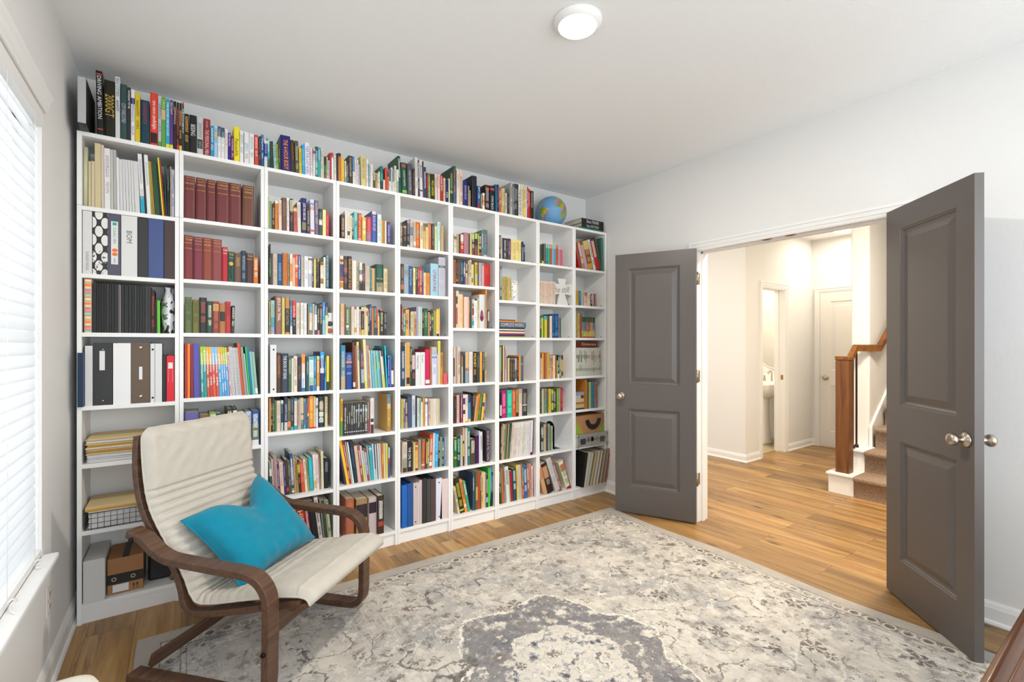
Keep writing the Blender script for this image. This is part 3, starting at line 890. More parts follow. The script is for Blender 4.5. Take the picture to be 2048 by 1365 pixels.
# ---------------------------------------------------------------- polished furniture corner at the lower right
dk = empty('writing_desk', (2.0, -.1, 0), 'dark polished wooden desk top at the lower right corner, with rounded edge', 'desk')
sec = []
DYE, DZT = .205, .76
for k in range(9):
    a = -PI / 2 + PI * k / 8
    sec.append((DYE - .012 + .012 * math.cos(a) * 1.0, DZT - .014 + .014 * math.sin(a)))
def edge_mesh(x0, x1):
    prof = [(DYE - .10, DZT - .028), (DYE - .02, DZT - .028)] + [(DYE - .016 + .016 * math.cos(-PI / 2 + PI * k / 10), DZT - .014 + .014 * math.sin(-PI / 2 + PI * k / 10)) for k in range(11)] + [(DYE - .030, DZT), (DYE - .032, DZT - .002), (DYE - .034, DZT), (DYE - .037, DZT + .001), (DYE - .040, DZT - .001), (DYE - .10, DZT - .001)]
    rows = [[(x, y, z) for y, z in prof] for x in (x0, x1)]
    m = MB().grid(rows, smooth=True); m.quad(rows[0][::-1]); m.quad(rows[1])
    return m
P(dk, edge_mesh(.86, 2.62), 'rounded_edge', 'deskedge')
P(dk, MB().box(.86, 2.62, -.55, DYE - .10, DZT - .028, DZT - .001), 'desk_top', 'desk')
P(dk, MB().box(.92, 2.57, -.50, DYE - .06, DZT - .10, DZT - .028), 'apron', 'desk')
for x in (.95, 2.54):
    for y in (-.47, DYE - .10):
        P(dk, MB().box(x - .025, x + .025, y - .025, y + .025, 0, DZT - .10), 'leg', 'desk')

# cream upholstered stool at the lower left
ot = empty('upholstered_stool', (-.29, 1.553, 0), 'cream upholstered stool below the window, only its top edge showing', 'stool')
rows = []
def rr(ax, ay, k, z, n=40):
    out = []
    for j in range(n):
        t = 2 * PI * j / n
        c, s = math.cos(t), math.sin(t)
        out.append((ax * abs(c) ** .5 * (1 if c > 0 else -1) * k, ay * abs(s) ** .5 * (1 if s > 0 else -1) * k, z))
    return out
for k, z in ((.95, .30), (1, .32), (1, .40), (.98, .425), (.93, .44), (.8, .447), (.4, .45), (.02, .451)):
    rows.append(rr(.12, .20, k, z))
MB().grid(rows, closed_v=True, flip=False).build('cushion', 'cream', ot)
for x in (-.08, .08):
    for y in (-.15, .15):
        MB().tube([(x, y, 0), (x, y, .30)], [.012, .018], 10).build('leg', 'oakZ', ot)
# ---------------------------------------------------------------- bentwood armchair
def chair():
    NF = Vector((.266, 1.951)); FF = Vector((.755, 2.395))
    Wd = (FF - NF).normalized(); Bd = Vector((-Wd.y, Wd.x))
    ang = math.atan2(Wd.y, Wd.x)
    t = empty('armchair', (NF.x, NF.y, .010), 'dark bentwood armchair with ribbed off white cushion in front of the bookcases', 'armchair', rz=ang)
    # local axes: x across the seat (near side 0 -> far side .66), y backwards (s), z up (the rug carries it)
    def strip(name, pts, th, w0, w1, material='walnutX', n=7, close=False, par=t):
        C = spline([(0, s, z) for s, z in pts], n)
        L = []; R = []
        for i, p in enumerate(C):
            d = (C[min(i + 1, len(C) - 1)] - C[max(i - 1, 0)]).normalized()
            nn = Vector((0, -d.z, d.y))
            L.append(p + nn * th / 2); R.append(p - nn * th / 2)
        m = MB()
        def at(p, x): return (x, p.y, p.z)
        rows = [[at(L[i], w0), at(L[i], w1), at(R[i], w1), at(R[i], w0)] for i in range(len(C))]
        m.grid(rows, smooth=False, closed_v=True, flip=False); m.quad(rows[0]); m.quad(rows[-1][::-1])
        o = m.build(name, material, par)
        return bevel(o, .004, 2, 50)
    arm = [(.628, .585), (.565, .565), (.51, .525), (.455, .500), (.39, .492), (.25, .484), (.12, .478), (.06, .468), (.018, .438), (-.006, .385), (-.008, .30), (-.006, .18), (-.004, .09), (.006, .045), (.04, .020), (.09, .016), (.30, .016), (.625, .016)]
    for name, w in (('side_frame', -.03), ('side_frame', .635)):
        f = strip(name, arm, .030, w, w + .060)
        for s, z in ((.60, .566), (-.003, .20)):
            x = w if w < .3 else w + .06
            T = Matrix.Translation((x, s, z)) @ Matrix.Rotation(-PI / 2 if w < .3 else PI / 2, 4, 'Y')
            MB().lathe([(.0095, -.001), (.0095, .005), (.007, .008), (.003, .008)], 14, T=T).build('bolt', 'blackmetal', f)
    # seat and back rails
    back = [(.675, .955), (.682, .86), (.672, .74), (.636, .63), (.560, .52), (.49, .43), (.455, .35), (.440, .29), (.405, .262), (.35, .262), (.22, .285), (.05, .325), (-.10, .358)]
    for w in (.045, .580):
        strip('seat_rail', back, .026, w, w + .035)
    # cross pieces
    def bar(name, s, z, ds, dz, x0, x1, rot=0):
        m = MB().box(x0, x1, -ds / 2, ds / 2, -dz / 2, dz / 2)
        o = m.build(name, 'walnutX', t); o.location = (0, s, z); o.rotation_euler = (rot, 0, 0)
        return bevel(o, .003)
    bar('front_crosspiece', -.004 + .028, .262, .022, .075, .030, .635, math.radians(-8))
    bar('rear_floor_crosspiece', .575, .055, .022, .055, .03, .635, math.radians(20))
    bar('back_crosspiece', .50, .40, .02, .06, .06, .60, math.radians(40))
    bar('seat_front_board', -.085, .342, .075, .022, .045, .615, math.radians(-12))
    bar('top_slat', .69, .90, .012, .07, .06, .60)
    for k, (s, z) in enumerate(((.07, .315), (.20, .287), (.33, .264), (.50, .455), (.60, .59), (.66, .74))):
        bar('slat', s + .002, z - .004, .05 if k < 3 else .012, .010 if k < 3 else .05, .07, .59, math.radians(-14 if k < 3 else (-40 if k == 3 else -30 if k == 4 else -12)))
    # cushion: ribbed sling with a plain head pad and plain seat front
    path = [(-.135, .352), (-.11, .372), (-.03, .368), (.06, .352), (.17, .330), (.28, .306), (.345, .297), (.385, .302), (.415, .335), (.440, .39), (.487, .465), (.555, .558), (.612, .655), (.642, .76), (.655, .86), (.658, .94), (.655, .985)]
    C = spline([(0, s, z) for s, z in path], 26)
    L = [0]
    for a, b in zip(C, C[1:]): L.append(L[-1] + (b - a).length)
    tot = L[-1]
    nx = 44; w0, w1 = .052, .615
    def thick(l):
        f = l / tot
        if f > .80: base = .040 + .010 * math.sin((f - .80) / .20 * PI)       # head pad
        elif f < .16: base = .036
        else: base = .030
        # ribs between seat rear and head pad
        if .36 < f < .80:
            base += .015 * abs(math.sin((f - .36) / .44 * PI * 15)) ** .7 - .007
        elif .03 < f < .36:
            base += .005 * abs(math.sin(f * PI * 30)) ** .6 * (.12 if .05 < f < .20 else 1)
        return base
    top = []; bot = []
    for i, p in enumerate(C):
        d = (C[min(i + 1, len(C) - 1)] - C[max(i - 1, 0)]).normalized()
        nn = Vector((0, -d.z, d.y))
        if nn.z < 0 and nn.y > 0: nn = -nn
        # normal toward the sitter: up and forward
        nn = Vector((0, -d.z, d.y))
        th = thick(L[i])
        endf = min(1, min(L[i], tot - L[i]) / .035); endf = math.sqrt(max(0, 1 - (1 - endf) ** 2))
        rt = []; rb = []
        for j in range(nx + 1):
            u = j / nx
            x = w0 + (w1 - w0) * u
            # rounded upper corners of the back
            corner = max(0, (L[i] - (tot - .05)) / .05)
            xin = .03 * corner ** 3
            x = w0 + xin + (w1 - w0 - 2 * xin) * u
            e = min(1, min(u, 1 - u) / .045); e = math.sqrt(max(0, 1 - (1 - e) ** 2))
            puff = (.16 + .84 * e) * (.16 + .84 * endf)
            wr = .0012 * math.sin(x * 40 + L[i] * 25) + .0010 * math.sin(x * 95 - L[i] * 60)
            if L[i] / tot > .8: wr += .003 * math.sin(x * 60 + 3 * math.sin(L[i] * 30)) * (L[i] / tot - .8) / .2
            q = Vector((x, p.y, p.z))
            rt.append(q + nn * (th * puff + wr * e)); rb.append(q + nn * (.004 - .003 * puff))
        top.append(rt); bot.append(rb)
    m = MB().grid(top, smooth=True, flip=True).grid(bot, smooth=True, flip=False)
    rim = [(top[i][0], bot[i][0]) for i in range(len(C))]
    for side in (0, nx):
        for i in range(len(C) - 1):
            m.quad([top[i][side], top[i + 1][side], bot[i + 1][side], bot[i][side]], smooth=True)
    for i in (0, len(C) - 1):
        for j in range(nx): m.quad([top[i][j], top[i][j + 1], bot[i][j + 1], bot[i][j]], smooth=True)
    cu = m.build('seat_cushion', 'canvas', t)
    loop = [top[i][0] for i in range(len(C))] + [top[-1][j] for j in range(1, nx)] + [top[i][nx] for i in range(len(C) - 1, -1, -1)] + [top[0][j] for j in range(nx - 1, 0, -1)]
    MB().tube(loop[::2], .0042, 6, closed=True).build('piping', 'canvas', cu)
    # loose teal pillow
    def Wp(w, s, z): return Vector((NF.x + Wd.x * w + Bd.x * s, NF.y + Wd.y * w + Bd.y * s, z))
    Tp = Wp(.535, .505, .690); Lp = Wp(.100, .505, .612); Rp = Wp(.575, .215, .380); Bp = Wp(.110, .215, .352)
    cen = (Tp + Lp + Rp + Bp) / 4
    nrm = (Rp - Lp).cross(Tp - Bp).normalized()
    if nrm.dot(Vector((0, 0, EYE)) - cen) < 0: nrm = -nrm
    n = 36; F = []; K = []
    for i in range(n + 1):
        a = i / n; rf = []; rb = []
        for j in range(n + 1):
            b_ = j / n
            # a: L->T edge at b=0 ; b: toward B->R
            p = (Lp * (1 - a) + Tp * a) * (1 - b_) + (Bp * (1 - a) + Rp * a) * b_
            u = 2 * a - 1; v = 2 * b_ - 1
            # edges curve inwards between the corners
            pin = .055 * (1 - u * u) * v ** 8 + .0
            p = p + (cen - p) * (.10 * ((1 - u * u) * v ** 6 + (1 - v * v) * u ** 6))
            # karate chop between the two upper corners
            g = math.exp(-((u - .18) / .42) ** 2)
            down = ((Bp + Rp) / 2 - (Lp + Tp) / 2).normalized()
            p = p + down * (.105 * g * max(0, (1 - b_ * 1.15)) ** 1.4)
            th = .088 * ((1 - u ** 4) ** .55 * (1 - v ** 4) ** .55 if abs(u) < 1 and abs(v) < 1 else 0)
            th *= 1 - .35 * g * (1 - b_)
            wr = .0035 * math.sin(9 * u + 4 * v * v) * math.sin(6 * v + 3 * u) * (1 - u * u) + .006 * math.exp(-((b_ - .88) / .08) ** 2) * math.sin(u * 22) * (1 - u * u)
            rf.append(p + nrm * (th + wr)); rb.append(p - nrm * th * .42)
        F.append(rf); K.append(rb)
    m = MB().grid(F, smooth=True).grid(K, smooth=True, flip=True)
    pl = m.build('throw_pillow', 'teal')
    tag(pl, 'teal velvet square pillow leaning on the armchair seat', 'pillow')
    edge = [F[i][0] for i in range(n + 1)] + [F[n][j] for j in range(1, n + 1)] + [F[i][n] for i in range(n - 1, -1, -1)] + [F[0][j] for j in range(n - 1, 0, -1)]
    MB().tube(edge[::2], .0042, 6, closed=True).build('piping', 'teal', pl)
chair()

# items on the shelves: x, width, height (mm), lean (deg), setback (mm), colour, then bands, title and print
DATA = r'''
#T 0
76 25 311 -1 3 222 b=.04-.06:d54 b=.9-.92:c44 t=eee:DRIVING_AMBITION
102 42 276 0 3 221 t=ca4:2000GT u=.25-.65 tw=.8
145 18 305 -0.2 3 ddd t=247:BIG_CITIES u=.03-.32 m=555
164 25 275 0 3 355 t=ccd:CITY_EXECUTED u=.35-.7
190 14 266 0 3 333 t=eee:THURSDAY_TO_ME u=.05-.4
205 15 260 0 3 eee b=.17-.28:226 m=77a
221 20 248 0 3 ec1 m=653
242 37 220 0 3 145 t=a36:OUR_REASON_FOR u=.05-.55
281 32 269 0 3 e43 b=.76-.96:322 t=fed:one_more_candlelight u=.15-.7
314 13 257 0 3 bcc b=.9-1:5a4 m=668
328 17 259 0 3 6a4 b=.25-.45:db8 t=ee8:1973 u=.04-.24
346 16 256 0 3 2ac b=.92-1:ee3 t=eff:ONE_SECOND_ONE_DAY_A_LIFE
363 13 254 0 3 639 b=.92-1:ee3 t=ee5:GO_FAST u=.05-.3
377 14 252 0 3 322 m=ba9
392 10 250 0 3 221 b=.9-1:d33 m=c43
403 11 250 0 3 321 b=.9-1:ec3 m=e94
415 8 257 0 3 234 b=0-.04:d33 m=eee
424 22 200 0 3 221 m=c95
447 32 201 0 3 222 t=ddd:BEEING u=.25-.55
480 28 201 0 3 ccc b=.6-.85:333 m=788
509 32 198 0 3 933 t=ebb:THE_PERSONAL_MBA u=.3-.98 hl=Josh_Kaufman
542 15 168 0 3 29c m=cef
558 16 173 0 3 ace b=.2-.35:ed9 m=687
575 15 173 0 3 eee b=0-.32:457 m=abb
591 16 171 0 3 eee b=0-.32:457 m=abb
608 14 168 0 3 edd m=c99
623 14 151 0 3 229 t=eee:DON'T_BE_A_FOOL u=.05-.5
638 13 136 0 3 824 m=dbb
652 27 193 -0.4 3 fe1 t=554:Peaceable u=.35-.85
680 18 178 0 3 eee m=998
701 24 177 0 3 eee t=7ab:ZERO u=.35-.62 m=998
726 24 174 0 3 eee m=9aa
753 20 172 -0.7 3 d43 b=.6-.65:322 m=fbb
774 12 169 0 3 333 m=776
787 13 182 -0.3 3 25a b=0-.08:28a m=cde
802 16 153 0 3 238 b=0-.12:eee b=.62-1:ddc m=aac
819 12 175 -0.3 3 2ab b=0-.2:8cc b=.72-1:366 m=eee
833 16 155 -1 3 332 m=554
852 15 161 -2.1 3 9cc b=.2-.25:ed8 m=368
868 9 147 -1.8 3 9b2 m=453
878 11 132 -1.3 3 443 m=887
892 53 207 -1.7 3 227 t=f92:THE_4-HOUR_BODY u=.12-.96 tw=.75 hl=*
946 19 190 -2 3 432 t=b63:Cooking_For_One u=.1-.6
968 20 191 -1.6 3 554 m=bb9
989 15 155 -1 3 ec1 m=974
1006 15 177 -1 3 2ae m=7cd
1023 27 195 -1.2 3 eef t=667:TOM_THE_LAST_ALIEN u=.1-.95
1052 13 169 -1.1 3 edd m=a99
1066 14 173 0 3 ddd b=0-.08:cc5 b=.1-.2:639 m=77a
1081 14 185 -0.3 3 257 b=.5-.9:2a8 m=ddd
1096 15 183 -0.6 3 3aa m=bdd
1112 9 185 0 3 ddd m=777
1122 8 165 -0.3 3 dca m=999
1131 13 136 0 3 331 b=.4-.75:284 b=.8-1:953
1145 9 135 -0.4 3 cca m=443
1155 8 117 0 3 ccd m=888
1165 10 166 -0.9 3 c23
1176 12 169 -0.8 3 eee b=0-.2:c34 m=eee
1190 14 158 -0.8 3 ddc m=998
1206 9 173 0 3 223
1216 16 177 -0.3 3 c72 b=0-.12:333
1233 20 148 -0.6 3 eb1 t=fe8:JOURNAL_OF_THE_HOUSE
1257 9 136 -0.9 3 ddd b=.75-1:5bc m=666
1267 13 130 -1 3 435 m=aa8
1281 23 176 -1.1 3 331 b=.03-.1:554 t=cba:THE_MUSICIAN'S_HAND
1306 11 176 -0.9 3 eee b=0-.55:27c m=9ab
1318 11 158 -0.6 3 edc m=a98
1330 10 161 0 3 dde m=99a
1341 10 132 -0.4 3 aab m=889
1357 35 192 -1 3 dc8 t=974:THE_MUSIC_OF_HOME
1393 11 175 -0.7 3 eee m=b9a
1407 11 153 0 3 9bb b=0-.02:ddd m=577
1419 15 151 0 3 edd m=aab
1438 11 103 0 3 cca b=.5-1:343
1451 13 102 -0.7 3 b94 m=553
1465 7 99 0 3 ddd m=a99
1474 8 115 -0.6 3 eed m=999
1485 17 154 0 3 177 b=.3-.6:2a8 b=.65-1:233
1504 11 68 0 3 edd nomark=1
1516 15 150 -0.5 3 d32
1532 11 93 0 3 c83 m=642
1544 11 147 0 3 eee b=0-.55:334 m=888
1556 11 160 0 3 ccd m=888
1568 11 165 0 3 ddd b=0-.6:357 m=bcd
1580 14 177 0 3 dda m=997
1596 14 155 0 3 ddd b=.5-1:9aa nomark=1
1616 18 253 -2.2 13 154
1635 38 211 -2.4 3 254 b=.05-.15:a54 b=.88-.97:7c2 t=dec:ACCIDENTLY_WINDOWS u=.25-.75
1676 35 212 -1.7 3 556 t=ccc:UNDER_THE_SKIN_OF_HOME u=.22-.85
1713 15 185 -0.8 3 432 m=765
1730 20 268 -0.7 3 ddd m=999
1752 11 254 -1 3 544
1766 21 254 -1.6 3 ddd b=.8-.84:444
1789 7 253 -0.9 3 655
1797 16 215 -1.1 3 147 m=dde
1815 12 179 -0.6 3 922 m=b55
1828 16 179 -0.9 3 685 b=.5-1:6a7 m=da6
1846 30 179 0 3 231 t=ec3:WILD_GARDENS u=.25-.85
1878 21 186 -0.6 3 dcb m=875
1900 18 186 0 3 ecc m=d55
1922 22 184 -1.2 3 b23 t=fdd:LUNAR_BASIS u=.05-.6
1945 15 170 0 3 dc8 m=974
1962 23 161 0 3 226 t=eee:CO2 u=.55-.8
1986 10 174 0 3 ddb nomark=1
1997 26 232 0 3 343 b=.6-.7:9a4 m=8a7
2025 20 273 0 3 254 b=0-.3:265 b=.45-1:468 m=c55
2052 24 252 0 3 edc m=aa9
2077 25 252 0 3 ecb m=776
2105 41 185 -0.6 3 227 t=bbd:BURNING_BRIDGES u=.2-.75
2147 10 152 0 3 a97
2158 10 121 0 3 ba8 m=765
2180 42 236 0 3 223 nomark=1
2229 25 169 0 3 26a b=0-.05:28a b=.75-1:934 t=ddd:SPY_LAB u=.05-.55
2258 10 117 0 3 785
2271 20 123 0 3 eed b=.15-.75:d64 m=eee
2295 41 190 0 3 322 b=.08-.2:b33 m=aaa
2340 42 192 0 3 222 b=.08-.18:c44 t=ddd:LIVING_BLACK u=.4-.95
2391 14 210 -1.1 3 17a nomark=1
2406 14 212 0 3 335 m=998
2422 19 187 0 3 d53 m=fba
2443 9 190 0 3 cca m=664
2454 22 193 0 3 dc8 b=.7-1:ba6 m=975
2480 17 162 0 3 ccb m=666
2501 17 162 0 3 433 m=777
2519 11 210 0 3 998
2531 17 254 0 3 bbb
2550 23 248 0 3 667 m=aaa
2575 15 253 0 3 444
2593 14 251 0 3 344 m=999
2608 22 256 0 3 eed t=222:THE_BLACK_RIFLE u=.15-.95
2633 22 258 0 3 edd t=999:BLACK_RIFLE_II u=.15-.95
2656 18 244 0 3 fd1 m=875
2675 16 251 0 3 dde m=889
2693 11 251 0 3 c45 m=eee
2705 17 236 0 3 c22 m=fbb
2724 36 225 0 3 321 t=cba:AMERICAN_SONGS u=.05-.6
#1 1
22 19 292 0 25 cca k=roll
42 10 226 0 25 dc9 m=a85 k=folder
53 12 229 0 25 dca k=folder
66 23 320 -0.2 25 dc9 k=folder
90 11 317 -0.3 25 ddc b=0-1:dcb m=824 k=folder
102 23 304 -0.4 25 eee k=mag m=b9a
126 10 302 -0.5 25 ccb k=pad
137 12 303 -0.6 25 bbb k=pad
150 10 268 -0.8 25 eee k=pad
161 12 262 -1 25 ddd k=pad
174 11 264 -1.2 25 ddd k=pad
186 11 264 -1.4 25 ddd k=pad
198 10 265 -1.6 25 ddd k=pad
209 10 265 -1.8 25 ddd k=pad
220 20 265 -2 25 ddd k=pad
243 17 306 -2.6 25 eee b=.7-1:2ac k=mag m=aaa
261 7 312 -2.7 25 323
269 16 307 -2.8 25 eee k=mag m=abb
286 3 278 -3 25 eb2 k=folder
290 4 278 -3.2 25 9b4 k=folder
295 5 278 -3.4 25 d83 k=folder
301 21 278 -3.6 25 253 k=folder
323 7 279 -3.8 25 222
331 7 305 -4 25 ed3 k=folder
339 5 294 -4 25 b32 k=folder
346 5 295 -2 25 154 k=folder
352 11 275 -0.8 25 222 m=777
364 5 269 0 25 cba
370 12 255 0 25 dde m=678 k=mag
#1 2
24 34 304 0 3 ddd k=binder m=788 t=889:PLANNING_MANUAL u=.65-.95
60 56 310 0 3 eee k=binder p=damask
117 48 304 0 3 556 k=binder q=label
167 63 306 0 3 ddd k=binder t=555:BOM u=.25-.45 tw=.35
232 41 300 0 3 333 k=binder
274 63 306 0 3 458 k=binder
339 44 313 0 3 433 k=binder
#1 3
29 27 261 0 8 eca k=album p=stripes
57 16 241 0 8 222 k=notebook
74 8 240 0 8 222 k=notebook
83 8 239 0 8 222 k=notebook
92 9 240 0 8 222 k=notebook
102 8 240 0 8 222 k=notebook
111 9 240 0 8 333 k=notebook
121 8 240 0 8 222 k=notebook
130 10 241 0 8 222 k=notebook
141 11 241 0 8 222 k=notebook
153 7 241 0 8 555 k=notebook
161 3 240 0 8 cbb k=notebook
165 13 240 0 8 222 k=notebook
179 15 240 0 8 222 k=notebook
195 13 241 0 8 222 k=notebook
209 8 240 0 8 222 k=notebook
218 9 240 0 8 333 k=notebook
228 9 241 0 8 222 k=notebook
238 11 240 0 8 222 k=notebook
250 10 240 0 8 222 k=notebook
261 15 240 0 8 333 k=notebook
277 6 242 0 8 444 k=notebook
285 15 222 0 8 311 m=a43
301 8 175 0 8 211
310 12 170 -0.3 8 6c3 k=folder
#1 4
10 21 258 0 -34 135 k=folder
32 28 291 0 6 ddd k=paperbox
62 72 306 0 6 333 k=binder q=white
136 68 304 0 6 eee k=binder
205 75 308 0 6 654 k=binder q=small
282 18 302 0 6 ddd k=binder q=rings
301 29 302 0 6 ddd k=binder
331 16 242 0 6 222 k=binder
349 33 239 0 6 d23 k=binder q=red
#2 1
423 50 226 0 3 733 hl=THE_STORY_OF_THE|HISTORY|WILL_DURANT
476 47 226 0 3 733 hl=THE_LIFE_OF|GREECE|WILL_DURANT
525 40 226 0 3 733 hl=THE_AGE|OF_FAITH|WILL_DURANT
568 60 227 0 3 733 hl=CAESAR|AND_CHRIST|WILL_DURANT
629 58 228 0 3 733 hl=OUR|ORIENTAL|HERITAGE
691 58 228 0.5 3 743 hl=CIVILIZATION|AND|WILL_DURANT
#2 2
423 40 233 0 3 833 hl=THE|HISTORY|OF_MAN
465 41 230 0 3 834 hl=THE_AGE|OF_REASON|WILL_DURANT
507 41 231 0 3 943 hl=ROUSSEAU|AND|REVOLUTION
549 45 229 0 3 944 hl=THE_AGE|OF_NAPOLEON|WILL_DURANT
596 26 191 0 3 c23 hl=THE|WAR h2=eee
623 30 168 0 3 254 p=flower hl=THE|GARDEN
654 32 164 0 3 754 m=a85
687 24 180 0 3 245 m=89a
712 34 169 0 3 533 hl=THE|BRAVE m=eee
747 24 148 0 3 d72
#2 3
427 31 191 0 4 674 m=453
460 30 178 0 4 773 m=553
491 34 192 0 4 333 m=a54
526 24 174 0 4 354
551 31 174 0 4 943 b=.08-.3:db6 m=b65
583 28 166 0 4 b74 b=.28-.6:333
612 24 177 0 4 c33 m=823
638 15 155 1.4 4 333
#2 4
427 10 292 0 4 c32 k=folder
438 12 290 0 4 f82 k=folder
452 14 286 -0.4 4 923 k=folder
467 25 288 -0.6 4 55b k=folder
493 5 279 -0.8 4 666
500 12 274 -1.2 4 3aa b=0-.35:ad3 m=eee k=cb
513 13 274 -1.4 4 2aa b=0-.35:bd3 m=eee k=cb
527 13 272 -1.6 4 d53 b=0-.35:fb4 m=eee k=cb
541 13 272 -1.8 4 d43 b=0-.35:fb4 m=eee k=cb
555 13 272 -2 4 e64 b=0-.35:8cf m=eee k=cb
570 13 272 -2.4 4 e54 b=0-.35:8cf m=eee k=cb
584 13 272 -2.6 4 4be b=0-.35:fb4 m=eee k=cb
598 10 272 -2.8 4 5ae b=0-.35:fb4 m=eee k=cb
609 10 271 -3 4 5ae b=0-.35:bd3 m=eee k=cb
620 11 270 -3.2 4 6ae b=0-.35:bd3 m=eee k=cb
633 10 271 -3.6 4 ecc b=0-.1:c33 m=b44
644 15 274 -3.8 4 eee k=spiral
661 12 268 -4.2 4 eee k=spiral
674 15 268 -4.4 4 ddd k=spiral
690 12 295 -4.6 4 e73 b=0-1:d53
703 13 272 -4.4 4 a98
718 6 235 -4.8 4 9dc
725 9 273 -4.3 4 2b5 k=folder
736 8 274 -4.7 4 27c k=folder
745 12 246 -4.6 4 7cb k=folder m=387
758 13 244 -4.7 4 9ba b=.85-.97:eee k=folder
#2 5
427 62 216 0 4 77b hl=LORD|RUSSELL m=c55
491 45 196 0 4 975 m=654
537 32 203 0 4 ac4 b=.05-.2:eed m=775
570 20 198 0 4 268 b=.2-.5:578
591 25 188 0 4 844
617 28 220 0 4 443 b=.1-.3:ba6
646 21 218 0 4 233 b=.05-.4:eee
668 37 189 0 4 b34 b=.06-1:eee
708 28 195 0 4 bcd t=a34:THE_DYING_CITIZEN u=.1-.9
738 39 199 0 4 259 b=.4-.82:785 b=.84-1:eee m=eee
#3 1
824 6 189 0 10 cc6
831 11 163 0 10 798
844 14 151 0 10 432 m=ca8
859 16 173 0 10 d82 b=0-.1:eed b=.7-.85:e72 m=c62
878 17 180 -0.5 10 ecb m=a87
897 24 196 -0.5 10 754 m=875
922 14 198 -0.3 10 edd b=0-.08:eef m=99b
940 17 197 -0.3 10 433 b=.04-.38:cc9 m=876
960 19 151 -0.8 10 c55 b=.05-.18:ec8 m=944
981 19 185 -0.9 10 ddc m=a98
1003 29 213 -0.4 10 227 b=.68-.9:885 t=eee:JUDE_THE_OBSCURE u=.14-.62
1034 16 159 -0.4 10 432 m=ba9
1053 24 213 -0.8 10 dde b=.2-.3:e52 b=.86-.92:e52 b=.1-.18:28b m=dde
1079 22 212 -0.6 10 768 m=aa9
1103 19 164 -0.2 10 344 b=0-.06:222 b=.4-.6:edd m=678
1124 19 162 0 10 ee8 m=cc9
1144 16 147 0 10 c24 m=e56
#3 2
829 7 238 0 6 443 b=.35-.8:6a7 m=121
837 9 184 0 6 544
847 24 184 0 6 cba m=b97
872 24 186 0 6 158 t=9bd:BUSINESS_BOOK u=.3-.85
898 29 194 0 6 c73 m=b62
928 7 190 0 6 998 m=443
938 14 192 0 6 eed b=.3-.85:f94 m=e63
953 14 190 0 6 eb8 b=0-.1:d54 m=ca8
968 14 194 0 6 e52 b=.33-.4:eee m=fbb
983 15 192 0 6 148 t=def:COMMANDO_RESEARCH u=.04-.75
1000 14 182 0 6 cba m=a98
1017 22 188 0 6 eee m=aab
1040 21 187 0 6 eee b=.05-.12:333 b=.55-.97:bbc m=caa
1062 9 179 0 6 554 m=bba
1073 10 175 0 6 ed8
1084 6 179 0 6 421 m=a75
1091 11 179 0 6 333 b=0-.1:c83 m=765
1110 17 188 0 6 eed b=0-.25:343 b=.68-.85:864 m=d84
1128 12 193 0 6 eec m=ba9
1141 19 210 0 6 256 t=bdd:SECRETS_OF_SUCCESSFUL_PEOPLE u=.02-.95
#3 3
828 7 190 0 5 ca6 m=543
837 19 197 0 5 9cb b=.5-.8:3ab b=.8-.97:99c m=688
860 34 225 0 5 965 t=eee:JESUS_ON_TRIAL u=.05-.65 hl=*
895 15 215 0 5 dc5 m=aa7
911 27 219 0 5 332 b=0-.3:c84 b=.94-1:d93 t=a88:FAST_FEASTING u=.33-.75
939 12 202 0 5 479 b=.75-1:dde m=9ab
953 17 203 0 5 222 b=0-.5:e33 t=fdd:God_Has_a_Name u=.15-.5 m=999
972 20 190 0 5 dcb m=a97
996 17 191 0 5 eed m=a99
1015 16 190 0 5 eee m=aac
1033 4 187 0 5 432
1038 7 188 0 5 984
1046 16 188 0 5 edc b=0-.3:29c b=.85-1:776 m=a98
1064 11 188 0 5 cba b=.88-1:dba m=7a8
1076 14 196 0 5 356 b=.37-.85:eef m=eee
1092 13 184 0 5 332 b=.85-1:d78 m=cba
1106 15 185 0 5 332 b=0-.04:e42 m=cba
1122 14 200 0 5 29d b=.55-1:8cd t=cef:Philippines u=.05-.5
1138 16 201 0 5 237 b=.4-1:ddb m=bb6
#3 4
833 33 282 0 8 ddd k=binder q=rings
867 24 234 0 8 532 b=.45-.62:742 m=a63
893 37 230 0 8 345 t=eee:THE_BOOK_OF_SIGNS u=.06-.65
931 15 211 0 8 464 m=cca
947 10 202 0 8 ddc
958 21 214 0 8 edc m=886
981 20 206 0 8 323 t=975:END_OF_AMERICA u=.25-.65
1003 19 226 0 8 def b=0-.25:f93 b=.25-.5:fcb b=.9-1:17b m=9ab t=36a:Glorious u=.65-.95
1023 5 209 0 8 332
1029 15 194 0 8 255 m=9bb
1045 27 211 0 8 dee b=0-.1:4bc b=.6-.82:9c9 b=.83-1:259 m=bcc
1074 11 215 0 8 28c b=.45-.6:16b m=9ce
1088 17 213 0 8 ddd b=.1-.87:d92 b=0-.1:bd9 m=edb
1107 27 239 0 8 237 b=0-.17:2ae b=.42-.55:dde m=cde
1135 9 205 0 8 278 b=.6-1:3ac m=9cd
1146 15 213 0 8 ed3 b=.75-1:333 m=cb3
#3 5
831 8 199 0 24 e94
840 8 196 0 24 322 m=bba
849 8 198 0 24 443 m=9b6
858 10 183 0 24 473
869 22 180 0 24 dcb m=b98
893 12 181 0 24 145 b=0-.12:dec b=.73-1:bcb m=68a
907 3 178 0 24 335
911 17 196 0 24 335 b=.75-1:ccc t=cdd:WHITE_MAGE u=.2-.7
929 17 186 0 24 664 b=.72-.9:e84 m=897
947 15 193 0 24 334 b=.9-1:3ab m=98a
965 16 187 0 24 ddc b=0-.08:3ab b=.87-1:2ab m=cb8
983 11 179 0 24 b99 m=967
995 6 187 0 24 ecb
